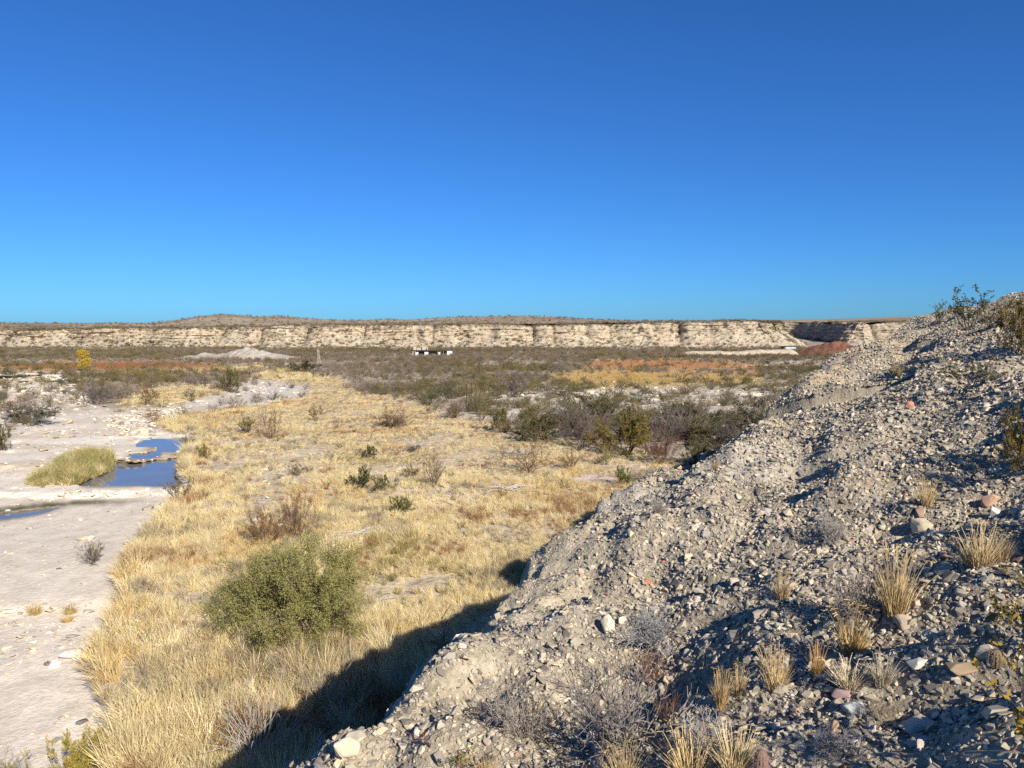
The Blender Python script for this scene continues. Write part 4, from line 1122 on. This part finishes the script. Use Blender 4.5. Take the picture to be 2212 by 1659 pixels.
 ('dead_shrub', 'shrub', 'grey tangled dead shrub on the clay left of the largest one', 'h', 1125, 1590, 120, 190, 'twiggy', (0.30, 0.255, 0.21), None),
 ('dead_shrub', 'shrub', 'rust brown dry shrub right of the largest tangled dead shrub', 'h', 1440, 1560, 72, 84, 'fan', (0.25, 0.135, 0.07), None),
 ('dead_shrub', 'shrub', 'red brown twigs standing above the largest tangled dead shrub', 'h', 1405, 1480, 90, 80, 'fan', (0.23, 0.12, 0.08), None),
 ('dead_shrub', 'shrub', 'grey brown shrub behind the tall straw tuft on the right slope', 'h', 1852, 1325, 110, 150, 'twiggy', (0.25, 0.21, 0.18), None),
 ('dead_shrub', 'shrub', 'low dark grey cushion shrub near the bottom edge', 'h', 1808, 1630, 55, 130, 'twiggy', (0.24, 0.22, 0.21), None),
 ('dead_shrub', 'shrub', 'pale grey low shrub left of the pinkish barrel cactus', 'h', 1530, 1610, 60, 120, 'twiggy', (0.42, 0.39, 0.36), None),
 ('dead_shrub', 'shrub', 'small grey twig shrub near the upper edge of the slope', 'h', 1425, 1108, 34, 50, 'twiggy', (0.28, 0.24, 0.2), None),
 ('dead_shrub', 'shrub', 'red brown small shrub on the shaded clay at the bottom', 'h', 935, 1612, 50, 76, 'snag', (0.22, 0.12, 0.09), None),
 ('thorn_sprig', 'shrub', 'thorny green and red sprigs at the bottom edge on the clay', 'h', 1012, 1690, 70, 90, 'sprig', (0.28, 0.15, 0.09), (0.27, 0.25, 0.09)),
 ('dead_shrub', 'shrub', 'pale dry shrub right of the low dark cushion shrub', 'h', 1912, 1565, 75, 90, 'dry', (0.34, 0.29, 0.22), (0.4, 0.32, 0.2)),
]
for i, row in enumerate(PLANTS):
    plant(*row, seed=i)
# the dark thicket where the meadow meets the hillside
for i in range(20):
    u = RNG.uniform(1235, 1690); v = RNG.uniform(905, 955) + max(0, (u - 1350)) * 0.14 * RNG.random()
    shp = ['leafy', 'dry', 'leafy', 'twiggy'][i % 4]; lc = [(0.16, 0.14, 0.065), (0.18, 0.145, 0.12), (0.14, 0.125, 0.065), None][i % 4]
    plant('thicket_bush', 'bush', 'low dark bush merged into the thicket where the meadow meets the hillside', 'g', u, v, RNG.uniform(42, 68), RNG.uniform(80, 130), shp,
          (0.17, 0.14, 0.125), lc, 'bushes of the dark thicket', seed=i)

# small weeds scattered over the meadow
_b = cells(mw * sstep(24, 30, GY) * np.interp(GY, [24, 60, 110], [0.045, 0.05, 0.03]) * np.clip(1 + fbm(GX * 0.1, GY * 0.1, 140, 2), 0.1, 2), 0.07, 0.5)
_wx, _wy, _wz = _b(GX), _b(GY), _b(GZ); _ok = (hill_z(_wx, _wy, False) < _wz + 0.2) & (_b(GV) > 905)
ME_WEED = [joined(*unit(*shrub(760 + i, 9, 1.0, 0.016, 0.8, 1, dict(D_DRY, leaves=7, leafl=0.09, leafw=0.03, rmin=0.006)))).mesh('weed', [m_owood, m_owood]) for i in range(4)]
for x, y, z in list(zip(_wx[_ok], _wy[_ok], _wz[_ok]))[:290]:
    o = bpy.data.objects.new('weed', ME_WEED[RNG.integers(0, 4)]); COL.objects.link(o); o.location = (x, y, z); hh = RNG.uniform(.3, .75)
    o.scale = (hh * 1.1, hh * 1.1, hh); o.rotation_euler = (0, 0, RNG.uniform(0, 6.28)); o.color = (*[(.10, .08, .05), (.14, .13, .05), (.17, .10, .06), (.20, .16, .11)][RNG.integers(0, 4)], 1)
    tag(o, 'small dark dry weed among many dotted over the straw meadow', 'weed', 'small weeds scattered over the meadow')

# straw tufts
def grass_clump(seed, n, seedheads):
    r = random.Random(seed); m = tuft(seed, n, 0.36, 0.011, 0.16, 0.25); hd = MB()
    for i in range(seedheads):
        an = r.uniform(0, 6.283); d = Vector((math.cos(an) * r.uniform(0, .35), math.sin(an) * r.uniform(0, .35), 1)).normalized()
        q = Vector((0.06 * math.cos(an), 0.06 * math.sin(an), 0)); pts = [q]
        for j in range(4):
            d = (d + rdir(r) * 0.08).normalized(); q = q + d * r.uniform(0.24, 0.34); pts.append(q)
        d = (d + Vector((math.cos(an), math.sin(an), -1.1))).normalized(); pts.append(q + d * 0.09)
        m.tube(pts, [0.008, 0.007, 0.006, 0.005, 0.005, 0.004], 3, 0)
        for k in range(4): hd.leaf(pts[-1] - d * 0.03 * k, d + rdir(r) * 0.5, 0.05, 0.016, 0, r)
    return m, hd
CLUMPS = []
for i in range(4):
    a_, b_ = unit(*grass_clump(900 + i, 240, 26)); CLUMPS.append((a_.mesh('blades', [m_owood]), b_.mesh('seed_heads', [m_owood])))
TUFT_ROWS = [
 ('h', 2000, 1092, 58, 36, 'lone straw tuft with a long shadow on the upper right slope', (0.55, 0.40, 0.19)),
 ('h', 1937, 812, 30, 22, 'small straw tuft high on the slope below the crest', (0.52, 0.38, 0.18)),
 ('h', 1688, 1300, 70, 40, 'slim straw tuft on the middle slope', (0.50, 0.36, 0.2)),
 ('h', 1838, 1420, 120, 76, 'tall golden straw tuft in front of the grey brown shrub', (0.60, 0.42, 0.18)),
 ('h', 1932, 1330, 150, 84, 'tall straw tuft behind and right of the grey brown shrub', (0.56, 0.41, 0.2)),
 ('h', 1556, 1530, 85, 40, 'left one of a pair of straw tufts on the lower slope', (0.54, 0.37, 0.17)),
 ('h', 1594, 1505, 75, 34, 'right one of a pair of straw tufts on the lower slope', (0.50, 0.36, 0.18)),
 ('h', 1676, 1492, 95, 66, 'full straw tuft between the pair and the golden tuft', (0.56, 0.40, 0.2)),
 ('h', 1764, 1462, 72, 32, 'narrow orange straw tuft left of the tall golden one', (0.55, 0.33, 0.13)),
 ('h', 1832, 1485, 62, 80, 'pale spreading straw tuft at the foot of the tall golden one', (0.64, 0.52, 0.33)),
 ('h', 1905, 1480, 70, 60, 'greyish straw tuft right of the pale spreading one', (0.50, 0.42, 0.29)),
 ('h', 2112, 1232, 105, 80, 'wide straw tuft on the right slope above the stones', (0.56, 0.42, 0.22)),
 ('h', 2160, 1215, 70, 50, 'shorter straw tuft right of the wide one on the right slope', (0.55, 0.42, 0.25)),
 ('h', 1585, 1672, 100, 90, 'pale straw tuft at the bottom edge beside the pinkish cactus', (0.62, 0.48, 0.25)),
 ('h', 1490, 1690, 120, 100, 'straw tuft with long stalks on the bottom edge', (0.56, 0.40, 0.19)),
 ('h', 1350, 1700, 95, 90, 'thin straw tuft under the largest tangled dead shrub', (0.52, 0.38, 0.19)),
 ('h', 1050, 1690, 60, 50, 'dry straw tuft at the bottom edge on the clay lip', (0.55, 0.38, 0.18)),
 ('h', 1545, 1015, 24, 18, 'tiny straw tuft near the outer edge of the slope', (0.52, 0.38, 0.19)),
 ('g', 75, 1328, 28, 32, 'leftmost straw tuft among the creek stones', (0.52, 0.38, 0.15)),
 ('g', 152, 1326, 22, 32, 'upper right straw tuft among the creek stones', (0.48, 0.34, 0.14)),
 ('g', 146, 1344, 20, 26, 'lower right straw tuft among the creek stones', (0.52, 0.38, 0.15)),
]
for i, (wh, u, v, hp, wp, lab, c) in enumerate(TUFT_ROWS):
    p = spot(wh, u, v); k = dist_of(p) / RES_F; root = empty('straw_tuft', p, RNG.uniform(0, 6.28))
    root.scale = (wp * k / 0.52, wp * k / 0.52, hp * k * 1.1); tag(root, lab, 'grass tuft', 'single straw tufts')
    for nm, me in zip(('blades', 'seed_heads'), CLUMPS[i % 4]):
        o = bpy.data.objects.new(nm, me); COL.objects.link(o); o.parent = root; o.color = (*c, 1)

# driftwood
def driftwood(seed, n):
    r = random.Random(seed); m = MB()
    for i in range(n):
        an = r.gauss(0.0, 0.5) + (math.pi if r.random() < .4 else 0); p = Vector((r.gauss(0, .22), r.gauss(0, .12), r.uniform(0.02, .12)))
        d = Vector((math.cos(an), math.sin(an) * .8, r.uniform(0.0, .35))).normalized(); pts = [p]; q = p
        for j in range(4):
            d = (d + rdir(r) * 0.22 + Vector((0, 0, -0.06))).normalized(); q = q + d * r.uniform(.09, .2); pts.append(q)
        R_ = r.uniform(.007, .02); m.tube(pts, [R_, R_ * .9, R_ * .75, R_ * .5, R_ * .3], 4, 0)
    return m
DRIFT = [driftwood(950 + i, 34).mesh('driftwood', [m_owood]) for i in range(3)]
for i, (u, v, wp, lab) in enumerate([
    (1096, 1062, 80, 'white sun bleached branch pile left of the bare soil patch'), (1110, 980, 44, 'small white branch pile behind the leafless meadow tree'),
    (768, 1162, 76, 'pale fallen branches lying in grass above the big mesquite'), (812, 1302, 60, 'grey branch litter at the right foot of the big mesquite'),
    (905, 966, 40, 'white stick pile beside the dark brush heap'), (1072, 870, 50, 'dark and white branch litter on the far white ledges'),
    (558, 880, 40, 'short white driftwood on the grass spit by the creek'), (855, 1040, 40, 'white curved sticks behind the low olive bush')]):
    p = on_ground(u, v); k = p.y / RES_F
    o = bpy.data.objects.new('driftwood', DRIFT[i % 3]); COL.objects.link(o); o.location = p + Vector((0, 0, 0.05)); s_ = wp * k / 1.1
    o.scale = (s_, s_, s_); o.rotation_euler = (0, 0, RNG.uniform(-.4, .4)); o.color = (0.50, 0.46, 0.41, 1); tag(o, lab, 'driftwood', 'bleached branch piles')

# rocks one can tell apart
m_orock = obj_tint('rock_face', 0, 0.22)
def rock_mesh(seed, dims):
    import bmesh
    r = np.random.default_rng(seed); p = r.normal(size=(15, 3)); p /= np.linalg.norm(p, axis=1, keepdims=True)
    p = np.sign(p) * np.abs(p) ** 0.8 * 0.5; p *= r.uniform(.75, 1.1, (15, 1))
    p = p / (p.max(0) - p.min(0)) * np.array(dims)
    bm = bmesh.new(); [bm.verts.new(q) for q in p]; bmesh.ops.convex_hull(bm, input=bm.verts)
    bmesh.ops.delete(bm, geom=[v for v in bm.verts if not v.link_faces], context='VERTS')
    bmesh.ops.bevel(bm, geom=list(bm.edges), offset=min(dims) * 0.06, segments=1, affect='EDGES')
    me = bpy.data.meshes.new('rock'); bm.to_mesh(me); bm.free(); me.materials.append(m_orock); return me
for i, (u, v, wp, hp, c, tilt, lab) in enumerate([
    (1312, 1366, 30, 46, (0.60, 0.53, 0.40), 0.25, 'tall pale rock standing upright on the middle of the slope'),
    (1150, 1530, 52, 30, (0.50, 0.40, 0.25), 0.2, 'tan rock among the twigs of the left tangled dead shrub'),
    (1952, 1352, 50, 30, (0.42, 0.34, 0.26), 0.15, 'squared brown block right of the grey brown shrub'),
    (1965, 884, 22, 17, (0.50, 0.25, 0.16), 0.2, 'orange red rock high on the slope'),
    (1803, 1586, 28, 34, (0.44, 0.30, 0.19), 0.1, 'pointed tan rock behind the low dark cushion shrub'),
    (1843, 1540, 56, 24, (0.42, 0.42, 0.38), 0.3, 'smooth grey flat rock on the lower right slope'),
    (1822, 1506, 50, 22, (0.34, 0.23, 0.21), 0.1, 'purple brown rock below the pale spreading tuft'),
    (1982, 1575, 84, 24, (0.48, 0.43, 0.32), 0.2, 'long pale slab near the bottom right stones'),
    (2079, 1448, 74, 20, (0.36, 0.26, 0.16), 0.1, 'long brown slab on the right slope'),
    (1985, 1440, 48, 18, (0.62, 0.57, 0.47), 0.1, 'white flat rock right of the greyish straw tuft'),
    (1522, 1590, 44, 30, (0.42, 0.29, 0.23), 0.1, 'round reddish brown rock right of the largest dead shrub'),
    (1278, 1612, 26, 40, (0.58, 0.52, 0.46), 0.2, 'white rock under the largest tangled dead shrub'),
    (768, 1602, 50, 24, (0.56, 0.49, 0.37), 0.1, 'pale flat clay block on the lip of the cut bank'),
    (748, 1634, 60, 44, (0.58, 0.50, 0.36), 0.5, 'tilted pale clay block at the bottom lip of the bank'),
    (905, 1590, 26, 22, (0.52, 0.46, 0.36), 0.3, 'upright white stone on the lower clay'),
    (2140, 1090, 40, 26, (0.46, 0.29, 0.2), 0.1, 'reddish rock in shade on the right slope'),
    (2150, 1118, 24, 26, (0.66, 0.62, 0.5), 0.1, 'pale square stone below the reddish shaded rock'),
    (1990, 1150, 44, 34, (0.50, 0.42, 0.3), 0.2, 'tan boulder on the slope above the grey brown shrub'),
    (1585, 1262, 24, 16, (0.48, 0.38, 0.3), 0.1, 'brown stone on the middle slope above the pale dead shrub')]):
    p = march(u, v)
    if p is None: continue
    k = p.y / RES_F
    o = link('rock', rock_mesh(970 + i, (wp * k, wp * k * .75, hp * k * 1.2))); o.location = p + Vector((0, 0, hp * k * 0.35))
    o.rotation_euler = (RNG.uniform(-tilt, tilt), RNG.uniform(-tilt, tilt), RNG.uniform(-.5, .5)); o.color = (*c, 1); tag(o, lab, 'rock', 'rocks on the slope')
for i, (u, v, wp, hp, c, lab) in enumerate([
    (158, 1418, 60, 18, (0.66, 0.53, 0.44), 'large pinkish slab among the creek stones'), (118, 1440, 26, 12, (0.68, 0.64, 0.56), 'white oblong stone left of the pinkish slab'),
    (402, 1062, 30, 12, (0.68, 0.65, 0.58), 'white boulder where the rock ledge meets the grass'), (185, 1165, 40, 9, (0.62, 0.50, 0.36), 'tan flat slab on the sand above the weed'),
    (1085, 862, 22, 9, (0.64, 0.57, 0.46), 'pale boulder on the far white ledges'), (1215, 922, 34, 10, (0.60, 0.54, 0.44), 'large cracked white ledge block left of the thicket'),
    (620, 790, 18, 7, (0.62, 0.56, 0.46), 'pale boulder beyond the far creek bend')]):
    p = on_ground(u, v); k = p.y / RES_F
    o = link('rock', rock_mesh(1000 + i, (wp * k, wp * k * .7, hp * k * 1.3))); o.location = p + Vector((0, 0, hp * k * 0.3)); o.color = (*c, 1); tag(o, lab, 'rock', 'rocks on the valley floor')

for i in range(22):
    u = 132 + i * 13.2 + RNG.uniform(-4, 4); p = on_ground(u, 1066 + 5 * math.sin(i * 1.7) + RNG.uniform(-2, 3)); k = p.y / RES_F
    o = link('rock', rock_mesh(1050 + i, (RNG.uniform(11, 24) * k, 12 * k, RNG.uniform(6, 11) * k))); o.location = p + Vector((0, 0, 2.0 * k)); o.rotation_euler = (0.1, RNG.uniform(-.2, .2), RNG.uniform(-.5, .5))
    o.color = (0.64, 0.57, 0.46, 1); tag(o, 'pale angular block in the row along the rock ledge below the pool', 'rock', 'blocks along the creek ledge')

# barrel cacti
def cactus(u, v, wp, hp, c, lab):
    p = march(u, v); k = p.y / RES_F; R_, H = wp * k / 2, hp * k * 1.1
    body, sp = MB(), MB(); r = random.Random(5); nr_, ribs = 14, 13; sides = ribs * 4
    for i in range(nr_ + 1):
        t_ = i / nr_; z = H * t_; rad = R_ * (math.sin(math.pi * (0.18 + 0.82 * min(t_ * 0.62 + 0.1, 1))) ** 0.6 if t_ < .75 else 1.0) * (1 if t_ < .6 else math.sqrt(max(1 - ((t_ - .6) / .4) ** 2, 0.001)))
        for j in range(sides):
            an = 2 * math.pi * j / sides; q = rad * (1 + 0.10 * math.cos(an * ribs))
            body.v.append((q * math.cos(an), q * math.sin(an), z))
            if j % 4 == 0 and i > 0:
                b = Vector((q * math.cos(an), q * math.sin(an), z))
                for _ in range(4): sp.leaf(b, Vector((math.cos(an), math.sin(an), .2)) + rdir(r) * .8, R_ * .45, R_ * .035, 0, r)
    for i in range(nr_):
        for j in range(sides):
            j2 = (j + 1) % sides; body.f.append([i * sides + j, i * sides + j2, (i + 1) * sides + j2, (i + 1) * sides + j]); body.m.append(0)
    root = empty('barrel_cactus', p - Vector((0, 0, .02))); tag(root, lab, 'cactus')
    o = link('body', body.mesh('body', [m_owood], True), (), root); o.color = (*c, 1)
    o = link('spines', sp.mesh('spines', [m_owood]), (), root); o.color = (0.42, 0.30, 0.26, 1)
cactus(1643, 1668, 30, 58, (0.24, 0.15, 0.12), 'pinkish barrel cactus at the bottom edge beside a straw tuft')
cactus(2150, 1430, 30, 36, (0.21, 0.16, 0.09), 'squat brown barrel cactus among stones near the right edge')

# the yellow cottonwood
def cottonwood():
    p = on_ground(180, 801); r = random.Random(77); w, l = MB(), MB()
    w.tube([Vector((0, 0, -.2)), Vector((.1, 0, 1.2)), Vector((.05, 0, 2.6))], [.22, .18, .12], 7, 0)
    lobes = [(-.9, 0, 1.5, .7), (.2, .2, 2.2, 1.25), (1.1, -.1, 1.9, 1.0), (.1, 0, 3.4, 1.35), (-.5, .1, 4.5, 1.05), (.75, 0, 4.35, 1.05), (-.9, 0, 5.1, .75), (-.25, 0, 5.3, .7), (.6, .1, 5.0, .8), (1.4, .1, 2.9, .8), (.9, 0, 1.1, .6)]
    for (x, y, z, R_) in lobes:
        c = Vector((x, y, z)); w.tube([Vector((.05, 0, min(z * .5, 2.4))), c * 0.6 + Vector((0, 0, z * .2)), c], [.09, .06, .03], 5, 0)
        for _ in range(34):
            d = rdir(r, .2); cc = c + d * R_ * r.uniform(.55, 1.0)
            w.tube([c.lerp(cc, .3), cc], [.02, .008], 3, 0)
            for _ in range(15):
                l.leaf(cc + rdir(r) * r.uniform(0, .28), rdir(r), r.uniform(.14, .26), .15, 0, r)
    root = empty('cottonwood_tree', p); tag(root, 'lone yellow autumn cottonwood tree on the far left flats', 'tree')
    o = link('trunk', w.mesh('trunk', [m_owood]), (), root); o.color = (.25, .20, .15, 1)
    o = link('crown', l.mesh('crown', [m_oleaf]), (), root); o.color = (.52, .36, .045, 1)
cottonwood()

# ------------------------------------------------------------------ buildings, poles
def flat_mat(name, col, scale=3.0, rough=0.8, lo=0.75, hi=1.12):
    t = NT(name); nz = t.noise(scale, 5, .65, t.n('ShaderNodeTexCoord').outputs['Object'])
    t.bsdf(t.mul(col, t.ramp(nz, [(.3, (lo,) * 3), (.7, (hi,) * 3)])), rough, .2, nz, .2, .03); return t.m
m_plaster, m_adobe = flat_mat('white_plaster', (.68, .66, .62)), flat_mat('adobe_wall', (.50, .42, .32)); m_dark = flat_mat('dark_timber', (.07, .055, .045)); m_post = flat_mat('weathered_post', (.42, .37, .31))
m_metal = flat_mat('pale_blue_metal', (.52, .62, .68), 1.5, .5); m_door = flat_mat('rust_door', (.30, .11, .06))
def box_part(name, root, mat, boxes):
    m = MB(); [m.box(*b) for b in boxes]; return link(name, m.mesh(name, [mat]), (), root)
def house():
    y = 372.0; x0 = (890 - CX) / RES_F * y; z = float(floor_z(np.array(y))) - .1
    root = empty('house', (x0, y, z)); tag(root, 'long low ruined white house with dark openings below the cliffs', 'house')
    U = 0.0163       # metres per zoomed survey pixel
    X = lambda q: (q - 500) * U
    box_part('back_wall', root, m_adobe, [(X(590), 3.0, 0, X(1670), 3.3, 2.35), (X(590), 3.3, 0, X(610), 6.5, 2.3), (X(1650), 3.3, 0, X(1670), 6.5, 2.3)])
    for a, b, zt in ((590, 690, 2.0), (870, 985, 2.25), (1285, 1345, 2.1), (1540, 1668, 2.55)):
        box_part('front_wall', root, m_plaster, [(X(a), .1, 0.15, X(b), .35, zt)])
    box_part('side_wall', root, m_plaster, [(X(1668) + .003, .1, .15, X(1668) + .25, 3.0, 2.5)])
    box_part('roof', root, m_dark, [(X(430), -.6, 2.56, X(1540), 6.6, 2.86)])
    box_part('roof_beam', root, m_dark, [(X(690), .12, 2.2, X(1530), .33, 2.55)])
    for q in (510, 545, 600, 1262, 1350, 1430): box_part('post', root, m_post, [(X(q), -.45, -.2, X(q) + .16, -.3, 2.555)])
    box_part('rail', root, m_dark, [(X(510), -.42, 1.3, X(600), -.36, 1.4), (X(510), -.42, .5, X(600), -.36, .6)])
    box_part('partition', root, m_dark, [(X(1060), .8, 0, X(1180), 1.0, 2.0), (X(720), 1.2, 0, X(850), 1.4, 2.1), (X(1420), .9, 0, X(1530), 1.1, 2.2)])
    box_part('upper_wall', root, m_adobe, [(X(505), 4.5, 2.863, X(525), 6.2, 4.3), (X(525), 6.0, 2.863, X(585), 6.2, 4.5), (X(600), 6.0, 2.863, X(720), 6.2, 3.9), (X(760), 6.0, 2.863, X(900), 6.2, 4.6), (X(915), 4.5, 2.863, X(940), 6.2, 4.1)])
    box_part('low_wall', root, m_adobe, [(X(1015), -5.0, -.6, X(1110), -4.6, .5), (X(1180), -5.2, -.6, X(1380), -4.7, .75)])
house()
def shed():
    y = 520.0; x0 = (1693 - CX) / RES_F * y; z = float(floor_z(np.array(y))) - .1
    root = empty('shed', (x0, y, z)); tag(root, 'small pale blue metal shed with flat roof at the right cliff foot', 'shed')
    m = MB()
    for i in range(28):
        a = 1.2 + i * .25; m.box(a, 0.0 + (.03 if i % 2 else 0), 0, a + .25, .12 + (.03 if i % 2 else 0), 2.5)
    link('wall', m.mesh('wall', [m_metal]), (), root)
    box_part('side_wall', root, m_dark, [(0, 0, 0, .25, 5, 2.5), (8.0, .2, 0, 8.2, 5, 2.5), (.25, 4.8, 0, 8.0, 5, 2.5)])
    box_part('door', root, m_door, [(.45, .03, 0, 1.15, .12, 2.2)]); box_part('roof', root, m_dark, [(-.4, -.5, 2.503, 8.6, 5.4, 2.75)])
shed()
def pole():
    p = on_ground(688, 788); root = empty('utility_pole', p); tag(root, 'grey two legged wooden pole standing in scrub beyond the creek bend', 'pole')
    H = 34 * p.y / RES_F
    for dx in (-.1, .75):
        m = MB(); m.tube([Vector((dx, 0, -.3)), Vector((-.15 + dx * .25, 0, H))], [.10, .07], 8, 0, True); link('leg', m.mesh('leg', [m_adobe]), (), root)
    box_part('crossbar', root, m_post, [(-.5, -.08, H * .86, .45, .08, H * .86 + .14)])
    box_part('brace', root, m_post, [(-.02, -.05, H * .42, .5, .05, H * .42 + .1)])
pole()
for i, (u, v, hp, lab) in enumerate([(1008, 872, 42, 'left and shorter of two dark posts on the white ledges'), (1019, 872, 48, 'right and taller of two dark posts on the white ledges'), (1253, 902, 34, 'dark post standing alone left of the thicket')]):
    p = on_ground(u, v); k = p.y / RES_F; m = MB()
    m.tube([Vector((0, 0, -.2)), Vector((.02, 0, hp * k * .5)), Vector((-.03, .02, hp * k))], [.09, .085, .07], 7, 0, True)
    o = link('wooden_post', m.mesh('wooden_post', [m_dark])); o.location = p; tag(o, lab, 'post', 'dark wooden posts')
#@@MORE
